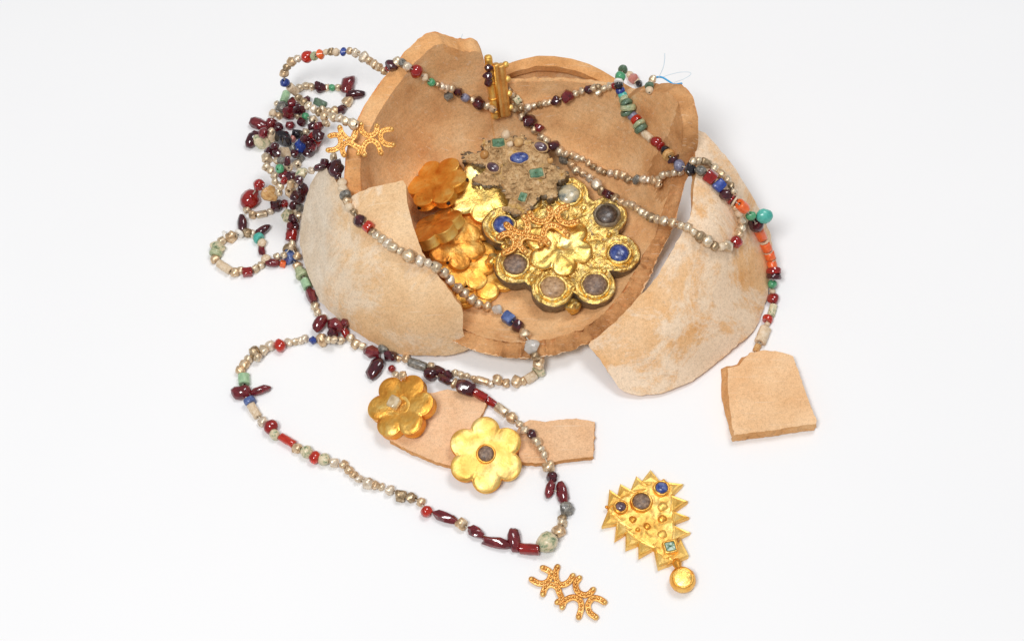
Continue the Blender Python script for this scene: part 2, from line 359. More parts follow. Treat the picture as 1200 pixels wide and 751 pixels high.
# rim sherd standing behind the back wall
def build_rim_sherd():
    v = []; f = []; fm = []; cols = []; N = 64
    ths = np.linspace(-15, 43, N)
    for th in ths:
        a = R_(th); S, Cc = math.sin(a), math.cos(a); c = []; lo_, hi_ = .01, .11
        for _ in range(40):
            H = (lo_ + hi_) / 2; rr_ = r_out(H) + .0118; q_ = proj(BC + Vector((rr_ * S, rr_ * Cc, H + .001)))
            if q_[1] > float(np.interp(q_[0], [575, 589, 600, 610, 630, 650, 670, 690, 706, 720, 735, 749, 765], [86, 77, 72, 69, 64.5, 65, 68, 74, 82, 90.5, 99, 107, 118])): lo_ = H
            else: hi_ = H
        def add(r, z): c.append(len(v)); v.append((r * S, r * Cc, z))
        off = .0035
        for k in range(8):
            z = (H - .0065) * k / 7; add(r_out(z) + .0085, z)
        add(r_out(H) + .0055, H - .0052); add(r_out(H) + .0036, H - .0040)
        jag = mnoise.noise(Vector((th * .3, 1, 9))) * .0008
        for t in (.06, .5, .94): add(r_out(H) + off + .0078 * t, H + .0012 * math.sin(math.pi * t) + jag)
        for k in range(10):
            z = H * (1 - k / 9); add(r_out(z) + off + .0084, z)
        cols.append(c)
    M = len(cols[0])
    for i in range(N - 1):
        a, b = cols[i], cols[i + 1]
        for k in range(M):
            k2 = (k + 1) % M; f.append([a[k], b[k], b[k2], a[k2]]); fm.append(0 if k < 9 else 1 if k < 13 else 2)
    f.append(cols[0][::-1]); fm.append(1); f.append(cols[-1]); fm.append(1)
    me = mesh('rim_sherd', v, f, ['clay_inside', 'clay_edge', 'clay_outer'], fm); sharp(me, 60)
    o = obj('rim_sherd', me, None, T_(BC)); collide((v, f), T_(BC))
    tag(o, 'curved terracotta rim piece standing behind the dark gap in the bowl wall', 'pottery sherd', 'broken pottery sherds')
build_rim_sherd()

# ------------------------------------------------------------------ sherds: outline in the picture, heights from what they rest on
def tps(ctrl):
    A = np.array(ctrl, float); X = A[:, :2] / 100; z = A[:, 2]; n = len(A)
    def U(r): return np.where(r > 0, r * r * np.log(np.maximum(r, 1e-9)), 0)
    K = U(np.linalg.norm(X[:, None] - X[None], axis=2)) + np.eye(n) * .02
    Pm = np.c_[np.ones(n), X]; L = np.block([[K, Pm], [Pm.T, np.zeros((3, 3))]]); w = np.linalg.solve(L, np.r_[z, 0, 0, 0])
    def fn(x, y):
        p = np.array([x, y]) / 100; return float(U(np.linalg.norm(X - p, axis=1)) @ w[:n] + w[n] + w[n + 1:] @ p)
    return fn
def inside(poly, x, y):
    c = False; n = len(poly)
    for i in range(n):
        x1, y1 = poly[i]; x2, y2 = poly[i - 1]
        if (y1 > y) != (y2 > y) and x < (x2 - x1) * (y - y1) / (y2 - y1) + x1: c = not c
    return c
def densify(poly, step, jitter=0, seed=0, smooth=True):
    out = []; rnd = random.Random(seed); n = len(poly)
    for i in range(n):
        a = Vector(poly[i]); b = Vector(poly[(i + 1) % n]); p0 = Vector(poly[i - 1]); p3 = Vector(poly[(i + 2) % n])
        k = max(1, int((b - a).length / step))
        for j in range(k):
            t = j / k
            if smooth:
                q = .5 * ((2 * a) + (b - p0) * t + (2 * p0 - 5 * a + 4 * b - p3) * t * t + (3 * a - p0 - 3 * b + p3) * t ** 3)
                q = q * .6 + (a + (b - a) * t) * .4
            else: q = a + (b - a) * t
            out.append(q + Vector((rnd.uniform(-1, 1), rnd.uniform(-1, 1))) * jitter)
    return out
def fill(poly, step, seed=1):
    """triangulated interior of a 2-D outline: (points, tris), the first len(poly) points are the outline"""
    rnd = random.Random(seed); xs = [p[0] for p in poly]; ys = [p[1] for p in poly]; pts = [Vector(p) for p in poly]
    y = min(ys) + step * .6; row = 0
    while y < max(ys):
        x = min(xs) + step * (.5 + .5 * (row % 2))
        while x < max(xs):
            q = Vector((x + rnd.uniform(-.2, .2) * step, y + rnd.uniform(-.2, .2) * step))
            if inside(poly, q.x, q.y) and min((q - p).length_squared for p in poly) > (step * .45) ** 2: pts.append(q)
            x += step
        y += step * .87; row += 1
    n = len(poly)
    vs, es, fs, ov, oe, of = delaunay_2d_cdt(pts, [(i, (i + 1) % n) for i in range(n)], [list(range(n))], 1, 1e-7)
    return vs, [list(q) for q in fs]
def shell(vtop, ftop, nb, thick, nrm, mats, name, rough=.0006, flare=None, seed=0, edge_rows=3):
    """closed slab: top sheet, its offset copy and a rough broken rim"""
    nT = len(vtop); v = [Vector(p) for p in vtop]; f = [list(q) for q in ftop]; fm = [0] * len(f)
    bot = [v[i] - nrm[i] * thick for i in range(nT)]
    if flare:
        for i in range(nb): bot[i] = bot[i] + flare(i)
    for p in bot: p.z = max(p.z, .0004)
    o = nT; v += bot; f += [[i + o for i in q][::-1] for q in ftop]; fm += [1] * len(ftop)
    rows = [list(range(nb))]
    for k in range(1, edge_rows):
        t = k / edge_rows; r = []
        for i in range(nb):
            p = v[i].lerp(v[o + i], t); p = p + Vector((nz(p, 420, seed), nz(p, 420, seed + 5), 0)) * rough * 2
            r.append(len(v)); v.append(p)
        rows.append(r)
    rows.append([o + i for i in range(nb)])
    for a, b in zip(rows[:-1], rows[1:]):
        for i in range(nb):
            j = (i + 1) % nb; f.append([a[i], a[j], b[j], b[i]]); fm.append(2)
    me = mesh(name, v, f, mats, fm); sharp(me, 45); return me, (v, f)
def curved_sherd(name, outline, ctrl, thick, mats, label, seed=0, jitter=.7, flip=False):
    h = tps(ctrl); pl = densify(outline, 5, jitter, seed)
    if sum(pl[i].x * pl[i - 1].y - pl[i - 1].x * pl[i].y for i in range(len(pl))) < 0: pl = pl[::-1]
    pts, tris = fill(pl, 8, seed)
    def S(x, y): return P(x, y, max(.0025, h(x, y)))
    top = []; nr = []
    for q in pts:
        p = S(q.x, q.y); a = S(q.x + 2, q.y) - S(q.x - 2, q.y); b = S(q.x, q.y - 2) - S(q.x, q.y + 2)
        n = a.cross(b).normalized(); nr.append(n); top.append(p + n * nz(p, 60, seed) * .0006)
    me, vf = shell(top, tris, len(pl), thick, nr, mats, name, seed=seed)
    c = sum(top, Vector()) / len(top); c.z = 0
    for mv in me.vertices: mv.co -= c
    o = obj(name, me, None, T_(c)); collide(vf, Matrix.Identity(4))
    return tag(o, label, 'pottery sherd', 'broken pottery sherds')
LS = [(380, 194), (387, 201), (393, 209), (398, 222), (402, 234), (409, 231), (417, 227), (445, 217), (473, 212), (476, 225), (477.5, 238), (484, 266), (495, 295), (506, 313), (519, 330), (541.5, 362), (542, 385), (546, 398), (549, 409), (537, 414), (519, 416.6), (468, 415), (436, 401), (404, 380), (375, 353), (356, 308), (351, 273), (357.6, 234), (366, 212), (372, 202)]
curved_sherd('curved_sherd', LS, [(436, 401, .003), (519, 416, .005), (549, 409, .006), (404, 379, .003), (372, 350, .004), (354, 300, .008), (351, 270, .012), (360, 230, .030), (380, 194, .050), (473, 212, .064), (402, 234, .053), (440, 225, .062), (497, 297, .052), (542, 365, .032), (450, 310, .050), (395, 300, .033), (460, 370, .026), (480, 270, .060)],
             .0065, ['clay_outer', 'clay_inside', 'clay_edge'], 'pale curved wall sherd crossed by beads, leaning on the bowl with a pointed tip', 3)
RS = [(817, 152), (826, 156), (840, 170), (862, 199), (879, 225.5), (891, 247), (903, 276), (905, 297), (903, 320), (898, 352), (885, 386), (862, 406), (842, 423.6), (811.5, 446), (781, 459), (753, 463), (738, 460.5), (725.5, 454), (713, 436), (703, 421), (689, 403), (697, 397), (705, 391), (730.6, 368), (746, 350), (763.5, 332.5), (776, 314), (797.5, 276), (808, 256), (811, 247), (812, 223), (816, 204), (815, 180)]
curved_sherd('curved_sherd', RS, [(817, 152, .058), (840, 170, .054), (862, 199, .044), (891, 247, .026), (904, 285, .014), (903, 320, .006), (897, 352, .003), (885, 386, .003), (842, 424, .003), (781, 459, .003), (738, 460, .004), (712, 436, .010), (689, 403, .016), (730, 368, .030), (776, 314, .044), (811, 247, .060), (816, 204, .064), (850, 330, .034), (830, 270, .058), (780, 390, .030), (850, 230, .056)],
             .0065, ['clay_outer_right', 'clay_inside', 'clay_edge'], 'large curved wall sherd with orange scuffs leaning beside the square sherd', 11)

def flat_sherd(name, outline, z, thick, mats, label, seed, flare=None, jitter=.5):
    pl = densify(outline, 3.5, jitter, seed, smooth=False)
    if sum(pl[i].x * pl[i - 1].y - pl[i - 1].x * pl[i].y for i in range(len(pl))) < 0: pl = pl[::-1]
    pts, tris = fill(pl, 9, seed)
    top = [P(q.x, q.y, z) for q in pts]; top = [p + Vector((0, 0, nz(p, 90, seed) * .00035)) for p in top]
    nr = [Vector((0, 0, 1))] * len(top)
    fl = (lambda i: flare(pl[i].x, pl[i].y)) if flare else None
    me, vf = shell(top, tris, len(pl), thick, nr, mats, name, rough=.0007, flare=fl, seed=seed, edge_rows=4)
    c = sum(top, Vector()) / len(top); c.z = 0
    for mv in me.vertices: mv.co -= c
    o = obj(name, me, None, T_(c)); collide(vf, Matrix.Identity(4))
    return tag(o, label, 'pottery sherd', 'broken pottery sherds')
SQ = [(853, 431), (866, 428), (872, 421), (880, 413), (895, 410.5), (909, 411), (929, 417), (936, 436), (943, 456), (950, 475), (957, 492), (956, 496), (910, 503), (860, 509.6), (857, 490), (854.5, 472), (853, 450)]
def sq_flare(x, y):
    k = max(0, min(1, (866 - x) / 10)) * max(0, min(1, (508 - y) / 50)); t = max(0, min(1, (885 - x) / 14)) * max(0, min(1, (440 - y) / 14))
    return Vector((-.0030 * k, .0060 * t, 0))
flat_sherd('flat_sherd', SQ, .0085, .0085, ['clay_flat', 'clay_flat', 'clay_edge'], 'thick squarish flat sherd below the end of the colourful bead string', 21, sq_flare)
SA = [(452, 490), (470, 462), (490, 460), (507, 460), (525, 456), (543, 459), (560, 465), (570, 472.5), (567, 482), (562, 490), (556, 520), (540, 546), (530, 546), (512, 541), (495, 534), (477, 526), (457, 516)]
flat_sherd('flat_sherd', SA, .0045, .0042, ['clay_flat_pink', 'clay_flat_pink', 'clay_edge'], 'pinkish flat sherd lying under two gold rosettes', 31)
SB = [(604, 508), (610, 497), (620, 492), (640, 494), (657, 491), (675, 490), (697, 494), (696, 515), (695, 535), (670, 537), (650, 541), (627, 542.5), (610, 541)]
flat_sherd('flat_sherd', SB, .0045, .0042, ['clay_flat_pink', 'clay_flat_pink', 'clay_edge'], 'small narrow flat sherd with a bead strand across it', 41)

# ------------------------------------------------------------------ gold rosettes
def lobes(phi, n, a, b, floor=0, rot=0):
    step = 2 * math.pi / n; d = (phi - rot + step / 2) % step - step / 2; s = b * b - (a * math.sin(d)) ** 2
    r = a * math.cos(d) + math.sqrt(s) if s > 0 else 0
    return max(r, floor), d
def rosette_body(R, thick, mats, dome=.10, hollow=.0, seed=0, bend=0.0):
    """six-petalled box: domed top sheet, side band and back; local z=0 is the top plane's edge"""
    N = 120; rows = [.10, .22, .34, .46, .58, .7, .8, .88, .94, .98, 1.0]; v = [(0, 0, -hollow * R)]; f = []; fm = []; idx = []
    for t in rows:
        r_ = []
        for i in range(N):
            ph = 2 * math.pi * i / N; rr, d = lobes(ph, 6, .615, .385, 0, math.pi / 2); rr *= 1 + .015 * mnoise.noise(Vector((math.cos(ph) * 2, math.sin(ph) * 2, seed)))
            x, y = math.cos(ph) * rr * t, math.sin(ph) * rr * t
            k = round((ph - math.pi / 2) / (math.pi / 3)); pa = math.pi / 2 + k * math.pi / 3
            dist = math.hypot(x - .615 * math.cos(pa), y - .615 * math.sin(pa)) / .385
            ed = max(0, min(1, (1 - t) / .14)); cl = max(0, 1 - abs(abs(d) - math.pi / 6) / .085)
            z = dome * (1 - (1 - ed) ** 2.2) + (dome * .3 * max(0, 1 - dist ** 2) if dome > .03 else 0) - hollow * max(0, 1 - t * 2.6) - .035 * cl * max(0, (t - .72) / .28) * (1 if t < .99 else .4)
            z += (.044 * mnoise.noise(Vector((x * 2.6, y * 2.6, seed + 3))) + .012 * mnoise.noise(Vector((x * 7, y * 7, seed + 9)))) * (1 if t < .95 else 0)
            r_.append(len(v)); v.append((x * R, y * R, z * R))
        idx.append(r_)
    for i in range(N): f.append([0, idx[0][i], idx[0][(i + 1) % N]]); fm.append(0)
    for a, b in zip(idx[:-1], idx[1:]):
        for i in range(N):
            j = (i + 1) % N; f.append([a[i], b[i], b[j], a[j]]); fm.append(0)
    top = (list(v), list(f))
    lo = []; e = idx[-1]; prev = e
    side_v = []; side_f = []
    rws = [[(v[i][0] * s, v[i][1] * s, -thick * t) for i in e] for t, s in ((0, 1), (.08, 1.015), (.16, 1.0), (.5, .985), (.84, 1.0), (.92, 1.012), (1, .99))]
    for r_ in rws: side_v += r_
    for k in range(len(rws) - 1):
        for i in range(N):
            j = (i + 1) % N; side_f.append([k * N + i, k * N + j, (k + 1) * N + j, (k + 1) * N + i])
    side_f.append([(len(rws) - 1) * N + i for i in range(N)][::-1])
    return top, (side_v, side_f)
def rosette(px, py, z, normal, spin, R, thick, mat, label, stone=None, dome=.09, side=None, holes=0, seed=0, group='gold six petalled rosettes', hollow=.04, bend=0):
    c = P(px, py, z); Mx = frame(c, normal, (math.cos(R_(spin)), math.sin(R_(spin)), 0))
    root = empty('gold_rosette', Mx); tag(root, label, 'rosette', group)
    top, sd = rosette_body(R, thick, mat, dome, hollow, seed)
    mt = mesh('front_plate', top[0], top[1], mat); obj('front_plate', mt, root)
    ms = mesh('side_band', sd[0], sd[1], side or mat); sharp(ms, 60); obj('side_band', ms, root)
    collide(join([top, sd]), Mx)
    if stone:
        sm, sr, shp = stone
        if shp == 'round':
            s = lathe([(sr * 1.28, -.001), (sr * 1.28, .0009), (sr * 1.18, .0016), (sr * 1.03, .0017), (sr * 1.0, .0008)], 28); obj('stone_collar', mesh('stone_collar', s[0], s[1], 'gold_orange'), root)
            g = lathe([(sr * 1.02, .0006), (sr * .98, .0017), (sr * .75, .0025), (sr * .4, .0028), (0, .0029)], 28); obj('stone', mesh('stone', [Vector(p) + Vector((0, 0, nz(p, 500) * .0002)) for p in g[0]], g[1], sm), root)
        else:
            s = lathe([(sr * 1.5, -.0012), (sr * 1.45, .0002), (sr * 1.2, .0004), (sr * .9, .0)], 24); obj('stone_collar', mesh('stone_collar', s[0], s[1], 'gold_bright'), root)
            bm = bmesh.new(); bmesh.ops.create_cube(bm, size=1); bmesh.ops.bevel(bm, geom=bm.edges[:], offset=.3, segments=4, profile=.6, affect='EDGES')
            for q in bm.verts: q.co = Matrix.Rotation(.5, 3, 'Z') @ Vector((q.co.x * sr * 1.7, q.co.y * sr * 1.5, q.co.z * sr * 1.3)) + Vector((nz(q.co, 3), nz(q.co, 3, 4), nz(q.co, 3, 9))) * sr * .15
            me = bpy.data.meshes.new('stone'); bm.to_mesh(me); bm.free(); me.materials.append(M_[sm]); me.shade_smooth(); obj('stone', me, root, T_((-.0018, .002, sr * .75)))
    for k in range(holes):
        ph = R_(-90 + 60 * (k - (holes - 1) / 2)); rr, d = lobes(ph, 6, .615, .385, 0, math.pi / 2)
        h = ball(.0013, 10, 6); obj('side_hole', mesh('side_hole', h[0], h[1], 'hole_dark'), root, T_((math.cos(ph) * rr * R * .985, math.sin(ph) * rr * R * .985, -thick * .5)))
    return root
rosette(569.5, 532, .0115, (0.02, -.26, 1), 2, .0213, .0045, 'gold_bright', 'bright gold rosette with round brown centre stone on the flat sherds', ('stone_brown', .0044, 'round'), dome=.035, side='gold_orange', hollow=.02)
rosette(469, 475, .0135, (-.30, -.10, 1), 28, .0195, .0068, 'gold_orange', 'orange gold rosette with loose glassy centre stone propped on the pinkish sherd', ('stone_glass', .0043, 'square'), dome=.035, side='gold_orange', seed=4, hollow=.05)
# pile inside the bowl
rosette(563, 224, .0225, (.10, -.12, 1), 8, .0205, .005, 'gold_pale', 'pale gold rosette tucked under the crusted star ornament in the bowl', None, dome=.035, side='gold_brown', seed=8)
rosette(511, 213, .0285, (-.38, .16, 1), 22, .0190, .0055, 'gold_orange', 'orange gold rosette lying plain side up at the top of the bowl pile', None, dome=.02, side='gold_orange', holes=3, seed=9, hollow=0)
rosette(582, 291, .0125, (0, -.05, 1), 20, .0185, .0035, 'gold_pale', 'yellow gold rosette half hidden under the gem disc', None, dome=.035, side='gold_orange', seed=10)
rosette(569, 317, .0145, (.06, -.08, 1), 5, .0185, .004, 'gold_orange', 'gold rosette flat on the bowl floor beside the gem disc edge', None, dome=.033, side='gold_bright', seed=12)
rosette(546, 309, .0185, (.14, -.10, 1), 33, .0175, .004, 'gold_orange', 'gold rosette in the middle of the bowl pile overlapping its neighbours', None, dome=.033, side='gold_brown', holes=2, seed=13)
rosette(534, 284, .0240, (.26, -.05, 1), 12, .0175, .0045, 'gold_brown', 'reddish brown gold rosette stacked just below the tilted one', None, dome=.033, side='gold_orange', holes=2, seed=14)
rosette(509, 263, .0285, (-.45, .45, .8), 40,   .0170, .0070, 'gold_brown', 'dull brown gold rosette tipped on edge showing its thick side band', None, dome=.02, side='gold_bright', seed=15, hollow=0)
rosette(552, 331, .0125, (.05, -.06, 1), 40, .0165, .0035, 'gold_orange', 'gold rosette at the foot of the pile partly under the bead strand', None, dome=.033, side='gold_bright', seed=17)
rosette(545, 266, .0200, (.30, .12, 1), 24, .0165, .004, 'gold_brown', 'dark gold rosette wedged between the tipped one and the pale one', None, dome=.033, side='gold_orange', holes=1, seed=18)

# ------------------------------------------------------------------ gem disc in the bowl
def dome_stone(r, h, mat, parent, M0, name='gemstone', oval=1.0, rot=0, seed=0, square=False):
    g = lathe([(r, -.0006), (r * .98, h * .35), (r * .82, h * .72), (r * .5, h * .94), (r * .2, h), (0, h)], 24)
    pts = []
    for p in g[0]:
        x, y, z = p
        if square and (x or y):
            k = sqk(x, y); x *= k; y *= k
            z = min(z, h * .6)
        pts.append(Vector((x * oval, y, z + nz((x + seed * .1, y, z), 700, seed) * .0002)))
    me = mesh(name, pts, g[1], mat); sharp(me, 50 if not square else 30)
    return obj(name, me, parent, M0 @ Matrix.Rotation(rot, 4, 'Z'))
def sqk(x, y):
    a = math.atan2(y, x); return min(1.36, 1 / max(abs(math.cos(a)), abs(math.sin(a)))) * .84
def ring_setting(r, hgt, mat, parent, M0, oval=1.0, rot=0, width=.0013, square=False):
    g = lathe([(r + width * 1.6, -.001), (r + width * 1.3, hgt * .5), (r + width * .8, hgt * .95), (r + width * .25, hgt), (r - .0002, hgt * .85), (r - .0002, 0)], 28)
    pp = [(p[0] * sqk(p[0], p[1]), p[1] * sqk(p[0], p[1]), p[2]) if square and (p[0] or p[1]) else p for p in g[0]]
    me = mesh('setting', [Vector((p[0] * oval * (1 + .1 * nz(p, 300)), p[1] * (1 + .1 * nz(p, 300, 4)), p[2] + nz(p, 500) * .0007)) for p in pp], g[1], mat)
    return obj('setting', me, parent, M0 @ Matrix.Rotation(rot, 4, 'Z'))
def gem_disc():
    Mx = frame(P(657, 283, .0205), (.02, -.06, 1)); root = empty('gem_disc', Mx)
    tag(root, 'scalloped gilt disc ringed with round gemstones inside the bowl', 'ornament')
    gems = [(590, 265, 'stone_blue', 11), (666, 229, 'stone_moss', 12), (711, 253, 'stone_dark', 11.5), (725.5, 298, 'stone_blue', 10.5), (697, 335, 'stone_brown', 13), (647.5, 338, 'stone_tan', 13), (603.5, 311, 'stone_brown', 12.5), (620, 236, 'stone_tan', 10)]
    L = [(loc_px(Mx, g[0], g[1]), g) for g in gems]
    cs = [l[0] for l in L]; b = .0122
    N = 200; rows = [.1, .18, .26, .34, .4, .46, .52, .57, .62, .67, .72, .76, .8, .84, .88, .91, .94, .97, 1.0]; v = [(0, 0, 0)]; f = []; idx = []
    def edge(ph):
        d = Vector((math.cos(ph), math.sin(ph))); best = .0345
        for c in cs:
            t = c.dot(d); q = b * b - (c.length_squared - t * t)
            if q > 0: best = max(best, t + math.sqrt(q))
        return best
    for t in rows:
        r_ = []
        for i in range(N):
            ph = 2 * math.pi * i / N; e = edge(ph); x, y = math.cos(ph) * e * t, math.sin(ph) * e * t
            z = .0011 * max(0, 1 - abs(t - .96) / .05) + nz((x, y, 0), 160) * .0013 + nz((x, y, 3), 420) * .0013 + abs(nz((x, y, 5), 700)) * .0007
            dm = min((Vector((x, y)) - c).length for c in cs)
            z += .0009 * math.exp(-((dm - .0105) / .0016) ** 2)
            r_.append(len(v)); v.append((x, y, z))
        idx.append(r_)
    for i in range(N): f.append([0, idx[0][i], idx[0][(i + 1) % N]])
    for a, c in zip(idx[:-1], idx[1:]):
        for i in range(N): j = (i + 1) % N; f.append([a[i], c[i], c[j], a[j]])
    obj('face_plate', mesh('face_plate', v, f, 'gold_patina'), root)
    sv = []; sf = []
    K = [(0, 1.0, 0), (-.001, 1.012, .4), (-.003, 1.0, 1), (-.005, .995, 1), (-.0075, .99, 1), (-.0095, .97, 1)]
    for z, s, nn in K:
        for i in range(N):
            p = v[idx[-1][i]]; k = s + nn * .018 * nz((p[0], p[1], z), 330); sv.append((p[0] * k, p[1] * k, z if nn else p[2]))
    for k in range(len(K) - 1):
        for i in range(N): j = (i + 1) % N; sf.append([k * N + i, k * N + j, (k + 1) * N + j, (k + 1) * N + i])
    sf.append([(len(K) - 1) * N + i for i in range(N)])
    obj('side_wall', mesh('side_wall', sv, sf, 'silver_crust'), root)
    collide((v, f), Mx); collide((sv, sf), Mx)
    for k, (c, g) in enumerate(L):
        r = g[3] * .00056; M0 = T_((c.x, c.y, .0004))
        st = ring_setting(r, .0016, 'gold_patina' if k != 2 else 'silver_crust', root, M0)
        dome_stone(r, .0034, g[2], st, Matrix.Identity(4), seed=k)
    for x, y in ((684, 245), (714, 276), (708, 319), (672, 339), (623.5, 329), (642, 236), (590, 290)):
        c = loc_px(Mx, x, y); g = ball(.0018, 12, 8); obj('boss', mesh('boss', g[0], g[1], 'gold_patina'), root, T_((c.x, c.y, .0008)))
    rr = random.Random(8); ps = []
    while len(ps) < 150:
        ph = rr.uniform(0, 6.283); q = Vector((math.cos(ph), math.sin(ph))) * edge(ph) * rr.uniform(.45, .95)
        if min((q - c).length for c in cs) < .0085: continue
        sz = rr.uniform(.0004, .0010); ps.append(xform(ball(sz, 7, 5), T_((q.x, q.y, .0004))))
    g = join(ps); go = obj('granulation', mesh('granulation', g[0], g[1], 'gold_patina'), root); go['kind'] = 'stuff'
    # crusted lumps on the rim between lobes
    for x, y, s in ((672, 356, .0042), (727, 280, .0036), (578, 303, .0042), (733, 285, .003)):
        c = loc_px(Mx, x, y); g = ball(s, 14, 10); obj('crust_lump', mesh('crust_lump', [Vector(p) * (1 + .5 * nz(p, 400, s * 900)) for p in g[0]], g[1], 'gold_patina'), root, T_((c.x, c.y, -.003)))
    # loose crumpled inner rosette
    Mi = T_((*loc_px(Mx, 655, 289), .0022)) @ Matrix.Rotation(R_(12), 4, 'Z')
    top, sd = rosette_body(.0200, .0016, None, .05, .05, 21)
    tv = [Vector(p) + Vector((0, 0, nz(p, 150, 2) * .0016 + nz(p, 330, 4) * .0006)) for p in top[0]]
    ir = obj('inner_rosette', mesh('inner_rosette', tv, top[1], 'gold_pale'), root, Mi)
    obj('inner_rim', mesh('inner_rim', sd[0], sd[1], 'gold_bright'), ir)
    collide((tv, top[1]), Mx @ Mi)
    return Mx
gem_disc()

# ------------------------------------------------------------------ crusted star ornament
def star():
    Mx = frame(P(607, 203, .0305), (-.10, -.16, 1)); root = empty('star_ornament', Mx)
    tag(root, 'corroded star shaped ornament set with a blue oval stone, resting over the gem disc', 'ornament')
    O = [(566, 161), (571, 166), (577, 166), (588, 160), (600, 163), (608, 157), (613, 156), (617, 164), (626, 168), (640, 174), (645, 186), (652, 196), (665, 203), (662, 210), (651, 213), (654, 224), (645, 234), (634, 228), (625, 240), (615, 250), (601, 252), (593, 245), (597, 234), (590, 222), (586, 217), (570, 217), (554, 213), (553, 207), (568, 200), (573, 196), (560, 193), (542, 187), (543, 179), (558, 179), (568, 177), (564, 169)]
    pl = [loc_px(Mx, *p) for p in densify(O, 2.4, .8, 5, smooth=False)]
    if sum(pl[i - 1].x * pl[i].y - pl[i].x * pl[i - 1].y for i in range(len(pl))) < 0: pl = pl[::-1]
    pts, tris = fill(pl, .0011, 5); top = []
    nb = len(pl)
    for k, q in enumerate(pts):
        p = Vector((q.x, q.y, 0)); z = nz(p, 90, 1) * .0026 + nz(p, 240, 2) * .0024 + nz(p, 520, 3) * .0018
        top.append(Vector((q.x, q.y, z - (.0012 if k < nb else 0))))
    me, vf = shell(top, tris, nb, .0085, [Vector((0, 0, 1))] * len(top), ['star_crust', 'silver_crust', 'silver_crust'], 'crusted_plate', rough=.0016, edge_rows=4, seed=6)
    # shell() clamps to the table in world space; local slab is simply offset
    for i in range(len(pts)): me.vertices[len(pts) + i].co = top[i] - Vector((0, 0, .0085))
    base = len(pts) * 2
    for r_ in range(3):
        for i in range(nb):
            t = (r_ + 1) / 4; p = top[i] - Vector((0, 0, .0085 * t)); me.vertices[base + r_ * nb + i].co = p + Vector((nz(p, 380, 2), nz(p, 380, 7), 0)) * .0022
    me.update(); obj('crusted_plate', me, root)
    vf = ([tuple(q.co) for q in me.vertices], vf[1]); collide(vf, Mx)
    for x, y, m, r, ov, rot, sq in ((609, 187, 'stone_blue', .0037, 1.6, 4, 0), (584.5, 169.5, 'stone_green', .0034, 1.35, 4, 1), (578, 198, 'stone_purple', .0030, 1.35, -30, 0), (629, 205, 'stone_green', .0036, 1.4, 8, 1), (613, 233, 'stone_green', .0036, .8, -20, 1), (634, 174, 'stone_purple', .0030, 1.4, -25, 0)):
        c = loc_px(Mx, x, y); M0 = T_((c.x, c.y, .0014))
        st = ring_setting(r, .0012, 'star_crust', root, M0, ov, R_(rot), width=.00035, square=bool(sq)); dome_stone(r, .0028, m, st, Matrix.Identity(4), 'gemstone', ov, 0, seed=int(x), square=bool(sq))
    for x, y, m, s in ((593, 160, 'cream', .0032), (608, 169, 'ochre', .0027), (568, 183, 'ochre', .0026), (598, 171, 'cream', .002), (645, 190, 'ochre', .0018)):
        c = loc_px(Mx, x, y); g = ball(1, 12, 8); obj('nodule', mesh('nodule', [Vector(p) * (1 + .3 * nz(p, 1.4, s * 900)) * s for p in g[0]], g[1], m), root, T_((c.x, c.y, .0018)))
    rr = random.Random(3)
    for nm, mt, cnt, lo, hi in (('crust_grit', 'star_crust', 170, .0006, .0017), ('tarnish_grit', 'silver_crust', 70, .0006, .0014)):
        ps = []
        for _ in range(cnt):
            q = rr.choice(pts if mt == 'star_crust' else pts[:nb]); sz = rr.uniform(lo, hi); g = ball(1, 6, 4); off = rr.uniform(0, 50)
            ps.append(xform(([Vector(p) * (1 + .7 * nz(p, 1.3, off)) for p in g[0]], g[1]), T_((q.x, q.y, nz((q.x, q.y, 0), 90, 1) * .0026 - (.001 if mt != 'star_crust' else 0))) @ Matrix.Rotation(off, 4, 'X') @ Matrix.Diagonal((sz * rr.uniform(.8, 2.0), sz, sz * .8, 1))))
        g = join(ps); go = obj(nm, mesh(nm, g[0], g[1], mt, smooth=False), root); go['kind'] = 'stuff'
star()

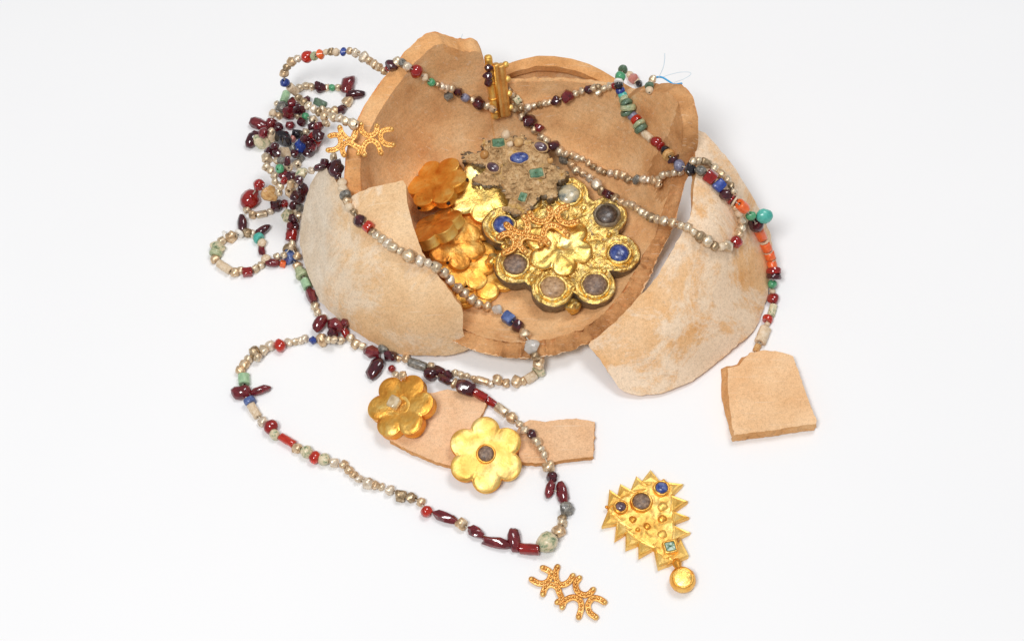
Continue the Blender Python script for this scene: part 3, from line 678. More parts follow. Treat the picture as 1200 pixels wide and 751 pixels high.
# ------------------------------------------------------------------ triangular gold pendant on the table
def pendant():
    Mx = frame(P(758, 610, .0040), (0, 0, 1)); root = empty('gold_pendant', Mx)
    tag(root, 'gold triangular pendant with spiky edges, set stones and a ball end', 'pendant')
    to = lambda zx, zy: loc_px(Mx, 690 + zx / 4.693, 540 + zy / 4.693)
    body = [to(*p) for p in ((112, 255), (150, 215), (215, 185), (290, 150), (350, 118), (420, 120), (458, 160), (465, 240), (468, 320), (475, 400), (500, 470), (470, 535), (395, 545), (350, 470), (290, 455), (230, 400), (180, 340), (125, 300))]
    if sum(body[i - 1].x * body[i].y - body[i].x * body[i - 1].y for i in range(len(body))) < 0: body = body[::-1]
    pl = [Vector(p) for p in densify(body, .0012, .00008, 2, smooth=False)]; pts, tris = fill(pl, .0013, 3)
    top = [Vector((q.x, q.y, nz((q.x, q.y, 0), 260) * .0009 + nz((q.x, q.y, 2), 620) * .0006 + (.0006 if k >= len(pl) else 0))) for k, q in enumerate(pts)]
    nT = len(top); v = top + [p - Vector((0, 0, .0040 + p.z)) for p in top]; f = [list(q) for q in tris] + [[i + nT for i in q][::-1] for q in tris]
    nb = len(pl); f += [[i, (i + 1) % nb, nT + (i + 1) % nb, nT + i] for i in range(nb)]
    me = mesh('body_plate', v, f, 'gold_bright'); sharp(me, 50); obj('body_plate', me, root); collide((v, f), Mx)
    S = [((340, 52), (300, 118), (385, 118)), ((262, 88), (240, 165), (318, 148)), ((175, 128), (165, 205), (240, 178)), ((115, 160), (115, 240), (178, 215)), ((73, 358), (115, 275), (165, 330)), ((148, 425), (165, 335), (222, 372)), ((206, 478), (215, 390), (280, 440)), ((275, 523), (285, 445), (350, 475)), ((383, 583), (370, 480), (452, 545)), ((548, 520), (458, 548), (500, 455)), ((556, 392), (468, 425), (472, 365)), ((550, 308), (466, 335), (468, 285)), ((541, 222), (460, 270), (463, 200)), ((516, 130), (445, 185), (420, 125))]
    for tip, a, b in S:
        tip, a, b = to(*tip), to(*a), to(*b); m = (a + b) / 2; a, b = m + (a - m) * 1.55, m + (b - m) * 1.55; tip = m + (tip - m) * 1.06; m = (a + b) / 2; inn = m + (m - tip) * .18
        a2 = a + (m - tip) * .15; b2 = b + (m - tip) * .15
        tp = tip; zt = .0002; c = (a + b + tip) / 3
        # raised rim, sunk field, ridge
        ring = [Vector((*tp, 0)), Vector((*a2, 0)), Vector((*b2, 0))]
        def lerp(k): return [Vector((*(c + (Vector(p[:2]) - c) * k), 0)) for p in ring]
        rows = [[p + Vector((0, 0, -.0038)) for p in ring], [p + Vector((0, 0, .0002)) for p in ring], [p + Vector((0, 0, .0007)) for p in lerp(.88)], [p + Vector((0, 0, .0004)) for p in lerp(.66)], [p + Vector((0, 0, .0007)) for p in lerp(.45)]]
        vv = sum(rows, []); ff = []
        for k in range(len(rows) - 1):
            for i in range(3): j = (i + 1) % 3; ff.append([k * 3 + i, k * 3 + j, k * 3 + 3 + j, k * 3 + 3 + i])
        vv = [p + Vector((nz(p, 260, 3), nz(p, 260, 8), 0)) * .0007 for p in vv]; vv.append(Vector((*c, .0013))); q = len(rows) * 3 - 3
        for i in range(3): ff.append([q + i, q + (i + 1) % 3, len(vv) - 1])
        ff.append([2, 1, 0])
        me = mesh('spike', vv, ff, 'gold_bright', smooth=False); o = obj('spike', me, root)
    for zx, zy, r, m, h, sq in ((290, 230, 49, 'stone_brown', .0028, 0), (175, 258, 29, 'stone_purple', .0026, 0), (400, 155, 35, 'stone_blue', .003, 0), (447, 477, 33, 'stone_green', .0030, 1)):
        c = to(zx, zy); r = r / 4.693 * .00049; M0 = T_((c.x, c.y, .0006)) @ Matrix.Rotation(.2 if sq else 0, 4, 'Z')
        st = ring_setting(r, .0018, 'gold_orange', root, M0, width=.0009, square=bool(sq)); dome_stone(r, h, m, st, Matrix.Identity(4), seed=int(zx), square=bool(sq))
    for zx, zy, r in ((405, 250, 27), (405, 320, 22), (402, 405, 24), (320, 360, 18), (243, 322, 20), (270, 380, 12)):
        c = to(zx, zy); r = r / 4.693 * .00049
        g = lathe([(r * 1.3, -.0005), (r * 1.1, .0003), (r * .9, .0009), (r * .55, .0014), (0, .0015)], 18); obj('boss', mesh('boss', [Vector(p) * (1 + .35 * nz(p, 420, zx)) for p in g[0]], g[1], 'gold_orange' if r < .0024 else 'gold_bright'), root, T_((c.x, c.y, .0002)))
    for zx, zy in ((412, 105), (98, 250), (238, 165), (312, 118), (160, 195)):
        c = to(zx, zy); g = ball(.0010, 10, 6); obj('grain', mesh('grain', g[0], g[1], 'gold_orange'), root, T_((c.x, c.y, -.0006)))
    # neck and ball
    a = to(478, 545); b = to(505, 620); g = tube([Vector((*a, -.0006)), Vector((*(a + (b - a) * .3), .0002)), Vector((*(a + (b - a) * .6), .0002)), Vector((*b, .0016))], [.0022, .0026, .0018, .0030], 12); obj('neck', mesh('neck', g[0], g[1], 'gold_orange'), root)
    c = to(515, 655); rb = .0072
    prof = [(0, -rb * .55), (rb * .55, -rb * .53), (rb * .85, -rb * .3), (rb, 0), (rb * .98, rb * .35), (rb * .86, rb * .62), (rb * .78, rb * .74), (rb * .7, rb * .74), (rb * .66, rb * .70)]
    g = lathe(prof, 28); Mb = T_((c.x, c.y, rb * .55 - .0040)) @ Matrix.Rotation(R_(6), 4, 'X')
    be = obj('ball_end', mesh('ball_end', [Vector(p) * (1 + .04 * nz(p, 400)) for p in g[0]], g[1], 'gold_orange'), root, Mb)
    g = lathe([(rb * .72, rb * .69), (rb * .5, rb * .76), (0, rb * .78)], 24); obj('cap_disc', mesh('cap_disc', [Vector(p) + Vector((0, 0, nz(p, 350) * .0006)) for p in g[0]], g[1], 'gold_pale'), be)
pendant()

# ------------------------------------------------------------------ granulated gold spacers
ARCS = [[(265, 180), (318, 205), (342, 240), (325, 295), (285, 325), (230, 325), (170, 290)],
        [(398, 165), (384, 215), (385, 262), (402, 320), (445, 335), (500, 305), (535, 245)],
        [(275, 430), (290, 375), (315, 345), (352, 336), (395, 358), (418, 410), (440, 470), (400, 500)],
        [(592, 265), (562, 310), (560, 350), (582, 400), (632, 425), (680, 412), (714, 370)],
        [(815, 488), (770, 460), (722, 450), (692, 470), (668, 520), (685, 585), (742, 630)],
        [(445, 545), (462, 492), (505, 458), (552, 450), (598, 478), (612, 540), (590, 632)]]
def spacer(c_px, z, normal, lcl, rcl, label):
    """lcl, rcl: where the two cross centres sit in the picture"""
    Mx = frame(P(*c_px, z), normal); root = empty('gold_spacer', Mx); tag(root, label, 'bead spacer', 'granulated gold bead spacers')
    a0, b0 = Vector((335, 320)), Vector((650, 470)); a1, b1 = loc_px(Mx, *lcl), loc_px(Mx, *rcl)
    d0 = b0 - a0; d0.y = -d0.y; d1 = b1 - a1; s = d1.length / d0.length; rot = math.atan2(d1.y, d1.x) - math.atan2(d0.y, d0.x); cr, sr = math.cos(rot), math.sin(rot)
    def to(p):
        q = Vector((p[0] - a0.x, -(p[1] - a0.y))) * s; return a1 + Vector((q.x * cr - q.y * sr, q.x * sr + q.y * cr))
    for arc in ARCS:
        pts = [to(p) for p in arc]; dn = []
        for i in range(len(pts) - 1):
            p0 = pts[max(i - 1, 0)]; p1 = pts[i]; p2 = pts[i + 1]; p3 = pts[min(i + 2, len(pts) - 1)]
            for j in range(5):
                t = j / 5; dn.append(.5 * ((2 * p1) + (p2 - p0) * t + (2 * p0 - 5 * p1 + 4 * p2 - p3) * t * t + (3 * p1 - p0 - 3 * p2 + p3) * t ** 3))
        dn.append(pts[-1]); W = 26 * s
        v = []; f = []; prof = [(-1, -.6), (-1.06, .1), (-.98, .5), (-.82, .55), (-.7, .12), (0, .08), (.7, .12), (.82, .55), (.98, .5), (1.06, .1), (1, -.6)]; K = len(prof)
        g = []; acc = 0; last = None
        for i, p in enumerate(dn):
            t = (dn[min(i + 1, len(dn) - 1)] - dn[max(i - 1, 0)]).normalized(); nn = Vector((-t.y, t.x))
            for a, b in prof: q = p + nn * (a * W); v.append((q.x, q.y, b * W * .9))
            if last is not None: acc += (p - last).length
            last = p
            if acc > W * 1.0 or i in (0, len(dn) - 1):
                acc = 0
                for sd in (0.0,):
                    q = p + nn * (sd * W); bl = ball(W * (.55 if 0 < i < len(dn) - 1 else .98), 9, 7); g.append(xform(bl, T_((q.x, q.y, W * (.30 if 0 < i < len(dn) - 1 else .02)))))
        for i in range(len(dn) - 1):
            for k in range(K): k2 = (k + 1) % K; f.append([i * K + k, i * K + k2, (i + 1) * K + k2, (i + 1) * K + k])
        f.append(list(range(K))); f.append([(len(dn) - 1) * K + k for k in range(K)][::-1])
        me = mesh('curved_arm', v, f, 'gold_grain'); sharp(me, 55); ob = obj('curved_arm', me, root); collide((v, f), Mx)
        gv = join(g); go = obj('granulation', mesh('granulation', gv[0], gv[1], 'gold_grain'), ob); go['kind'] = 'stuff'
    return root
spacer((666, 690), .0019, (0, 0, 1), (644.5, 682.5), (686.5, 702.5), 'granulated gold bead spacer lying alone on the white table')
spacer((422, 164), .0735, (-.10, -.42, 1), (402, 168), (442, 161), 'granulated gold bead spacer balanced on the bowl rim')
spacer((628, 270), .0275, (.02, -.10, 1), (607, 281), (650, 258), 'granulated gold bead spacer lying on the gem disc')
rebuild()

# ------------------------------------------------------------------ resting helper
OFFS = [(0, 0)] + [(.5 * math.cos(k), .5 * math.sin(k)) for k in np.arange(0, 6.2, 1.0472)] + [(.87 * math.cos(k + .5), .87 * math.sin(k + .5)) for k in np.arange(0, 6.2, .785)]
def sweep(x, y, r):
    """slide a ball of radius r along the pixel's ray until it touches something; returns ray parameter of its centre"""
    d = ray(x, y); dn = d.normalized(); a = RGT; b = dn.cross(a).normalized(); best = 1e9
    for u, vv in OFFS:
        o = CAM + a * (u * r) + b * (vv * r); h = BVH[0].ray_cast(o, dn)
        if h[0] is not None: best = min(best, h[3] - math.sqrt(max(0, 1 - u * u - vv * vv)) * r)
    return best
def at_t(x, y, t): return CAM + ray(x, y).normalized() * t

# ------------------------------------------------------------------ gold clasp on the back wall
def clasp():
    r = .0042
    tb = sweep(586, 134, r); ys = list(range(126, 84, -3)); sl = min((sweep(587 - (138 - y) * .13, y, r) - tb) / (134 - y) for y in ys)
    tm = tb + sl * (134 - 90) - .0004; pb = at_t(586, 134, tb - .0004); pm = at_t(580.7, 90, tm); ax = (pm - pb).normalized()
    # extend to the pixel heights of both ends
    def reach(py):
        lo, hi = -.1, .1
        for _ in range(50):
            k = (lo + hi) / 2
            if proj(pb + ax * k)[1] > py: lo = k
            else: hi = k
        return pb + ax * lo
    p0, p1 = reach(138), reach(68); view = (CAM - p0).normalized(); side = ax.cross(view).normalized()
    if side.x < 0: side = -side
    n = side.cross(ax).normalized()
    if n.dot(view) < 0: n = -n
    Lh = (p1 - p0).length; Mx = Matrix.Identity(4)
    for i in range(3): Mx[i][0] = side[i]; Mx[i][1] = n[i]; Mx[i][2] = ax[i]; Mx[i][3] = p0[i]
    if Mx.to_3x3().determinant() < 0:
        for i in range(3): Mx[i][1] = -Mx[i][1]
    root = empty('gold_clasp', Mx); tag(root, 'gold double tube clasp joining the bead strands at the back of the bowl', 'clasp')
    def rod(x, r, z0, z1, name, mat, ribs=True):
        pr = [(0, z0), (r * .8, z0), (r, z0 + .0006)]; k = 26
        for i in range(1, k):
            z = z0 + (z1 - z0) * i / k; pr.append((r * (1 + (.05 if ribs and i % 2 else 0)), z))
        pr += [(r, z1 - .0006), (r * .8, z1), (0, z1)]
        g = lathe(pr, 14); return obj(name, mesh(name, g[0], g[1], mat), root, T_((x, 0, 0)))
    rod(-.0030, .0024, 0, Lh * 1.02, 'left_tube', 'gold_bright'); rod(.0010, .0022, .0008, Lh * .9, 'middle_tube', 'gold_grain'); rod(.0040, .0026, .001, Lh * .88, 'right_tube', 'gold_grain', False)
    g = ball(.0024, 12, 8, .6); pin = obj('pin_head', mesh('pin_head', g[0], g[1], 'gold_bright'), root, T_((-.0030, 0, Lh * 1.02)))
    for k, z in enumerate((.14, .38, .62, .86)):
        g = ball(.0021, 12, 8); obj('loop_knob', mesh('loop_knob', g[0], g[1], 'gold_bright'), root, T_((.0068, .0004, Lh * z)))
    for z in (.12, .34, .6, .84):
        g = lathe([(.0023, -.0008), (.0030, -.0004), (.0030, .0004), (.0023, .0008)], 14); obj('collar', mesh('collar', g[0], g[1], 'gold_orange'), root, T_((-.0030, 0, Lh * z)))
    for x, rr in ((0, .0006),):
        g = tube([(-.0002, -.0016, .001), (-.0002, -.0016, Lh * .9)], .0008, 8); obj('twisted_wire', mesh('twisted_wire', g[0], g[1], 'gold_orange'), root)
    cv, cf = tube([(0, 0, -.001), (0, 0, Lh)], .0045, 10); collide((cv, cf), Mx)
clasp(); rebuild()

# ------------------------------------------------------------------ beads
def lump(v, amp, sc_, seed): return [Vector(p) * (1 + amp * mnoise.noise(Vector(p) * sc_ + Vector((seed * 7.1, seed * 3.3, seed)))) for p in v]
def bead_mesh(shape, k):
    if shape == 'r':   # drilled barrel
        g = lathe([(.22, -.82), (.34, -.97), (.62, -.88), (.88, -.55), (1, -.05), (.92, .5), (.66, .87), (.36, .97), (.22, .82)], 14); return lump(g[0], .36, 1.35, k), g[1]
    if shape == 's':
        g = lathe([(.2, -.85), (.34, -.96), (.62, -.84), (.88, -.5), (1, 0), (.88, .5), (.62, .84), (.34, .96), (.2, .85)], 16); return lump(g[0], .16, 1.2, k), g[1]
    if shape == 'g':
        g = lathe([(.2, -.93), (.6, -.92), (.92, -.55), (1, -.1), (.95, .45), (.66, .9), (.2, .95)], 9); return lump(g[0], .42, 1.7, k), g[1]
    if shape == 'b': g = lathe([(.2, -.9), (.36, -1), (.9, -.16), (1, 0), (.9, .16), (.36, 1), (.2, .9)], 16); return lump(g[0], .08, 1.5, k), g[1]
    if shape == 't': g = lathe([(.3, -.9), (.4, -1), (.85, -1), (1, -.9), (.97, -.4), (1.02, 0), (.97, .4), (1, .9), (.85, 1), (.4, 1), (.3, .9)], 14); return lump(g[0], .10, 1.1, k), g[1]
    if shape == 'd': g = lathe([(.3, -.7), (.4, -1), (.9, -.95), (1, -.4), (1, .4), (.9, .95), (.4, 1), (.3, .7)], 18); return lump(g[0], .10, 1.2, k), g[1]
    if shape == 'q':
        g = lathe([(.3, -.9), (.5, -1), (.92, -.95), (1.05, -.75), (1.0, 0), (1.05, .75), (.92, .95), (.5, 1), (.3, .9)], 24); out = []
        for p in g[0]:
            a = math.atan2(p[1], p[0]); s = min(1.3, 1 / max(abs(math.cos(a)), abs(math.sin(a)))) * .85; out.append((p[0] * s, p[1] * s, p[2]))
        return lump(out, .10, 1.3, k), g[1]
    if shape == 'o':   # tapered drop pebble, long axis z
        g = lathe([(0, -1), (.5, -.93), (.86, -.6), (1, -.1), (.95, .35), (.72, .74), (.4, .95), (0, 1)], 10); return [Vector((p[0] * 1.12, p[1] * .98, p[2])) for p in lump(g[0], .30, 1.5, k)], g[1]
    g = ball(1, 14, 10); out = []; rr = random.Random(k * 13 + 5)      # 'p' tumbled pebble with a few worn facets
    cuts = [(Vector((rr.uniform(-1, 1), rr.uniform(-1, 1), rr.uniform(-1, 1))).normalized(), rr.uniform(.62, .85)) for _ in range(7)]
    for p in lump(g[0], .3, 1.25, k):
        for n_, h_ in cuts:
            e = p.dot(n_) - h_
            if e > 0: p = p - n_ * (e * .85)
        out.append(p * 1.1)
    return out, g[1]
SPH = ball(1, 8, 6)
KIND = {  # code: (part name, material, default shape, length / diameter)
    'G': ('gold_bead', 'gold_bead', 'r', .84), 'H': ('gold_bead', 'gold_bead_warm', 'r', .84), 'C': ('carnelian_bead', 'carnelian', 's', .85), 'R': ('carnelian_bead', 'carnelian_dark', 's', .9), 'O': ('orange_bead', 'orange', 'b', .8),
    'D': ('garnet_bead', 'garnet_dark', 'p', 1), 'N': ('garnet_bead', 'garnet', 'p', 1), 'B': ('blue_bead', 'lapis', 'b', .8), 'b': ('blue_bead', 'lapis_pale', 'q', 1), 'L': ('lilac_bead', 'lilac', 's', .9),
    'E': ('green_bead', 'emerald', 's', .85), 'F': ('green_bead', 'green_dark', 'd', .5), 'V': ('green_bead', 'green_pale', 'd', .5), 'J': ('green_bead', 'jade', 't', .9), 'T': ('turquoise_bead', 'turquoise', 'p', 1),
    'W': ('cream_bead', 'cream', 's', .9), 'M': ('mottled_bead', 'cream_green', 's', .9), 'S': ('grey_bead', 'grey', 'p', 1), 'K': ('black_bead', 'black', 'p', 1), 'Y': ('ochre_bead', 'ochre', 'p', 1), 'X': ('quartz_bead', 'quartz', 'p', 1), 'P': ('pink_bead', 'pink', 'p', 1), 'A': ('white_bead', 'white', 'd', .4)}
BM = {}
def get_mesh(shape, mat, k):
    key = (shape, mat, k)
    if key not in BM:
        v, f = bead_mesh(shape, k); me = mesh('bead_' + shape, v, f, mat); sharp(me, 32 if shape in 'pg' else 60); BM[key] = me
    return BM[key]
def parse(txt):
    out = []
    for ln in txt.replace('\n', ';').split(';'):
        t = ln.split()
        if not t: continue
        c = t[0]; off = c.startswith('*'); c = c.lstrip('*'); k, _, shp = c.partition('.')
        nm, mt, ds, lr = KIND[k]; shp = shp or ds; x, y, d = map(float, t[1:4]); l = float(t[4]) if len(t) > 4 else d * lr; ang = float(t[5]) if len(t) > 5 else None
        out.append(dict(nm=nm, mt=mt, shp=shp, x=x, y=y, d=d, l=l, ang=ang, off=off))
    return out
rng = random.Random(5)
def strand(root, base, txt, fillers=True, slope=1.0, thread=True, closed=False, lift=None):
    B = parse(txt); path = [b for b in B if not b['off']]; full = []
    for i, b in enumerate(path):
        full.append(b)
        if i + 1 < len(path) and fillers:
            c = path[i + 1]; L = math.hypot(c['x'] - b['x'], c['y'] - b['y']); gap = L - b['l'] / 2 - c['l'] / 2
            if b['ang'] is not None or c['ang'] is not None: gap = L - (b['d'] + b['l']) / 4 - (c['d'] + c['l']) / 4
            n = int(gap / 6.6 + .25); 
            for k in range(n):
                t = (b['l'] / 2 + gap * (k + .5) / n) / L; w_ = gap / n
                full.append(dict(nm='gold_bead', mt=rng.choice(['gold_bead', 'gold_bead_warm']), shp='r', x=b['x'] + (c['x'] - b['x']) * t, y=b['y'] + (c['y'] - b['y']) * t, d=rng.uniform(7.5, 10.5), l=w_ * 1.0, ang=None, off=False))
    N = len(full)
    for b in full + [q for q in B if q['off']]:
        b['r'] = b['d'] / 2 * .00048
        rs = b['r'] * (1.0 if b['shp'] != 'o' else .9)
        b['t'] = sweep(b['x'], b['y'], rs)
    # the string cannot drop faster than it can bend: lift neighbours of high beads
    for _ in range(3):
        for rngi in (range(1, N), range(N - 2, -1, -1)):
            for i in rngi:
                j = i - 1 if rngi.step == 1 else i + 1; ds = math.hypot(full[i]['x'] - full[j]['x'], full[i]['y'] - full[j]['y']) * .0005
                full[i]['t'] = min(full[i]['t'], full[j]['t'] + slope * ds)
    for b in full: b['p'] = at_t(b['x'], b['y'], b['t'])
    offs = [b for b in B if b['off']]
    for b in offs: b['p'] = at_t(b['x'], b['y'], b['t'])
    for b in full:
        if b['nm'] == 'gold_bead':
            u_ = rng.random(); b['mt'] = 'pearl_white' if u_ < .12 else 'bead_tarnish' if u_ < .26 else b['mt']
    for i, b in enumerate(full + offs):
        if b['ang'] is not None:
            a = R_(b['ang']); tg = RGT * math.cos(a) + UPV * math.sin(a); tg.z *= .35; tg.normalize()
        elif b['off']: tg = Vector((rng.uniform(-1, 1), rng.uniform(-1, 1), .2)).normalized()
        else:
            q0 = full[max(i - 1, 0)]['p']; q1 = full[min(i + 1, N - 1)]['p']; tg = (q1 - q0); tg = tg.normalized() if tg.length > 1e-6 else Vector((1, 0, 0))
        s = mpp(b['p']); r = b['d'] / 2 * s * 1.1; l = b['l'] / 2 * s * 1.08
        if b['shp'] == 'r' and b['nm'] == 'gold_bead': r *= 1.06; l *= 1.08
        q = tg.to_track_quat('Z', 'Y'); Mx = T_(b['p'] - base) @ q.to_matrix().to_4x4() @ Matrix.Rotation(rng.uniform(0, 6.28), 4, 'Z') @ Matrix.Diagonal((r * rng.uniform(.95, 1.08), r * rng.uniform(.84, 1.0), l, 1))
        obj(b['nm'], get_mesh(b['shp'], b['mt'], rng.randrange(9)), root, Mx)
        collide(SPH, T_(b['p']) @ q.to_matrix().to_4x4() @ Matrix.Diagonal((r * .96, r * .96, l * .96, 1)))
    if thread and N > 1:
        pts = [b['p'] for b in full] + ([full[0]['p']] if closed else []); dn = []
        for a, c in zip(pts[:-1], pts[1:]): dn += [a, (a + c) / 2]
        dn.append(pts[-1]); g = tube([p - base for p in dn], .00038, 6); obj('thread', mesh('thread', g[0], g[1], 'thread'), root)
    rebuild(); return full
def necklace(px, py, label, group=None):
    b = P(px, py, 0); r = empty('bead_necklace', T_(b)); tag(r, label, 'necklace', group); return r, b

# --- tangle on the left (lowest layers first)
root, base = necklace(330, 190, 'tangled heap of garnet and gold beads piled beside the bowl')
strand(root, base, '''J.t 334 114 8 15; S 330 125 13; G 325 122 7; W 319.6 133 9; N 318 145 13; *N.o 304 146 12 22 -25
D.o 296 164 13 20 70; M.p 306 166 17; W.p 317 161 13; K 331 163 17; P.o 343 163 8 14 70; K 348 157 12; G 358 155 8; R.p 371 163 18; D 361 177 13; B.p 352 171 15; D 345 181 10; W.q 332 181 14; D 316 178 12; G 313 186 12; G 312 196 9; G 317 200 8; G 322 206 8; N 332 205 12; D 342 208 13; M.p 353 203 14; G 365 200 8; D.o 376 196 9 16 15''', fillers=False)
strand(root, base, '''E 328 198 10; W 338 195.6 11; *S 352 186 9; G 325 189 8; D 322 172 10''', fillers=False, thread=False)
strand(root, base, '''N 338 133 15; G 349.6 135.6 8; E 358 137 9; G 367 140 9; D 366 148 10; N 374 149 12; D 372 158 11''', fillers=False)
strand(root, base, '''G 351 103 8; G 358 101 9; G 365 102 8; D 375 102 12; G 383 103 7; E 389 103 8; G 396 103 8; N.o 408 100 14 22 75; D.o 416 111 10 20 5; H 407.6 119 12; D 400 128 11; H 392 131 10; G 385 131 9; G 378 130 9''', fillers=False)
strand(root, base, '''N 343 121 11; D 352 127 13; D 360 117 9; *F.q 375 121 9 14 -30''', fillers=False, thread=False)
strand(root, base, '''R 333 212 9; G 328 218 9; G 327 226 8; Y 316 228 18; R 303.6 217 14; R.o 293 233 18 24 60; G 289 246 8; H 296 251.6 10; G.t 306.6 251 8 11; G 317 248 8; D 324 241 13; R 333 239 10; M.q 337 253 12; G 345 262 7''', fillers=False)
strand(root, base, '''G 346 216 8; H 340 225 13; D 354 222 14; D 351 232 13; D 346 240 11; G 347 246 10; G 346 254 7; D 345 265 12; R.t 341.6 275 13 14; G 342 286 9; H.d 340 294 17 7; b 340 301 14; H 348 311 9; V 351 317 10 6; V.d 354 322 15 7; J 359 333 12 11; N.g 364.4 346 12 18; G 369 359 9; G 372 366 8; H 379 374 10; N 392 382 18; N 404 378 9; R.t 405 390 9 10; G 411 396 9; H 417 403 10; G 424 405 9; N.g 436 412 12 18; S 448 409 10; D 457 418 14; H 467 420 7; H 475.6 420 9; S.t 489 427 10 20; G 505 429 9; D.g 515 435 11 14; D 523 439 13; G 533 437 8; G 540 439 8; G 547 441 8; H 555 444 9; H.t 565 446 9 14; H 575 450 8; H 583 445 12; H 593 449 9; H 605 447 12; H 613 446 9; W.t 622 442 11 13; M.p 631 434 13; H 631 425 14; G 627.5 417 10; X 624 405 16; H 614.5 392 13; D 606.5 381.6 14; b 596 373 13; X 583 363.6 12; H 571 359 10; G 561 356 9; G 553 351 11; G 544 343 11; G 536.5 337.6 11; G 528 328 11; G 520 320 11; G 510.6 313 13; G 501.6 308 10; G 492 305.6 11; H 480 300 15; G 469 294 9; G 460.6 290 12; G 454 284.5 10; G 448 280 10; G 442 276 10; G 437 272 9; C.d 432 266 14 8; D 420.6 259 15; G 415 249 8; W 409 243 11; H 407 236 10; S.d 405 229 13 7; W 402 222 12; W 401 214 11; D 396 206 8; D.o 393.5 197 15 21 80; G 391 184 9''', slope=1.1)
strand(root, base, '''*N.o 375 379 12 20 60; *D 390 391 11; *D.o 440 431 14 28 65; *R 459 432 9; *G 464 439 8; *H 472 440 10''', fillers=False, thread=False)
strand(root, base, '''*D 326 150 11; *N 340 147 10; *D 353 143 10; *D 363 168 11; *G 318 154 8; *S 341 172 11; *D 325 180 10; *D 357 163 10; *N 367 173 9; *D 336 189 10; *G 348 192 9; *H 341 216 9; *D 350 211 11; *D 345 230 10; *S 352 244 9; *K 336 165 11; *H 327 136 8; *D 347 129 9; *N 308 156 11; *G 350 253 8; *D 343 256 9; *G 322 213 8; *N 340 266 8; *S 330 188 9; *D 375 160 10; *D 380 190 9''', fillers=False, thread=False)
# small loop beside the sherd
strand(root, base, '''H 348 300 9; G 341 290 7; G 333 299 7; G 325 301 8; N.o 319 308 10 16 -10; W 311.6 303.6 11; N.g 307 294 8 12; W 307 285 11; T.d 303 279 12 7; H 296 274 8; H 290 273 11; D.o 283.6 262 12 24 95; A.d 280 274 12 4; H 271 278 12; A.d 263.6 276 11 4; G 260 282 9; M.p 255.6 290 15; V.d 253 297 14 6; H 252 303 10; W.t 263 313 10 18; H 275.6 319 10; G 282 317 8; R.q 290 319 10 11; G 299.4 315 9; G 306 311 8''', fillers=False)
strand(root, base, '''*D.o 308 270 11 18 40; *O.q 331.6 309 8''', fillers=False, thread=False)

# --- front loop
root, base = necklace(480, 520, 'open loop of gold and garnet beads lying in front of the bowl')
strand(root, base, '''D.o 505 438 12 16 0; D.g 522 445 10 16; D.p 546 454 19 23 ; R.t 562 462.5 11 16; R.t 575 471 10 12; G.t 587.5 480 11 15; H 600 489.5 12; G 609 497 9; G 615 504 9; D 623 509 12; G 629 517.5 12; G 634 526 9; G 637.5 533 9; H 643 546 13; D 647 559 12; N.o 644.5 573 12 20 80; N.o 659 577 13 24 100; S 664 596 15; H 659 607 9; G 659 612 10; H 655 622 14; M 641 635 25; R.t 620.6 643 13 22; N.o 603 632 14 28 95; N.g 583.4 635.5 12 32; N.g 557 623 11 20; H 541 614 13; N.g 521 605.5 11 30; C 500 599 14; H 493 588 10; H 482 583 12; H 469.6 580.5 13; H 457 574 11; G 447 570 8; H 431.5 566 13; H 421 561 9; H 415 556 9; H 409 551 10; H 403 544 10; H 391.5 542 11; M 379.5 538 14; C 369 535.5 14; M 359.5 529 15; H 348 525 11; C.t 337 516 11 19; M 322 509 13; R 317.5 500 16; H 308 494 10; W.t 298 481 10 18; b.d 293 470 14 7; N.o 283 460 13 22 5; J 286 444.6 13 13; H 282 434 10; H 286 427 11; G 291 421 9; H 298 413 12; G 308.6 410 11; H 316.4 405 11; C 328 405 14; G 338 401 9; G 346 400 8; G 352 399 8; G 357 396.6 9; B 366.6 398.6 10; H 377 398 12; G 385 398 8; G 391 398 8; G 399 399 9''')
strand(root, base, '''*N.o 306 457 10 22 20; *G 302 419 9''', fillers=False, thread=False)

# --- strands through the clasp
root, base = necklace(600, 160, 'gold and garnet strands running through the clasp and across the bowl')
strand(root, base, '''W.t 343 105 9 15; B.s 334 97 11; H 333 86 10; H 336 79 9; H 342 73 10; H 349 69 9; C 360 67 14; V.d 368.5 66 10 5; O 375.5 64 12 10; W 382 61.5 7; G 388 61 8; W 394 61.5 9; B 402.5 61 10; H 410 60 8; H 417 62 9; H 426 67 11; H 433 71.5 10; H 438.6 75.5 9; H 444 79 9; H 450 83 9; R 455 80 8; D 459 76 13; G 465 73.5 11; S 471.5 74 10; G 477 78 10; R 488 84 15; W 497.6 91 9; E 505.6 97 10; G 512.4 99.6 8; G 517.6 101.6 8; G 522.4 103.6 9; G 528.5 104.5 9; D 536 108 11; L 545 115 11; G 554 117 8; D 560.6 121 14; G 571 124 9; G 577.5 128 8''', slope=1.0)
strand(root, base, '''*S 525 114 11; *D 573 80 9; *D 572 89 10; *D 572.5 97 9''', fillers=False, thread=False)
strand(root, base, '''G 350 115 9; H 355.6 119.6 9; G 361.6 124 9; H 367 128 9; G 373.6 131.6 9; H 380 136 10; G 391 138 10; G 398 138.5 9; G 404.6 142 10; G 414 145.5 12''')
strand(root, base, '''*H 382 145 9''', fillers=False, thread=False)
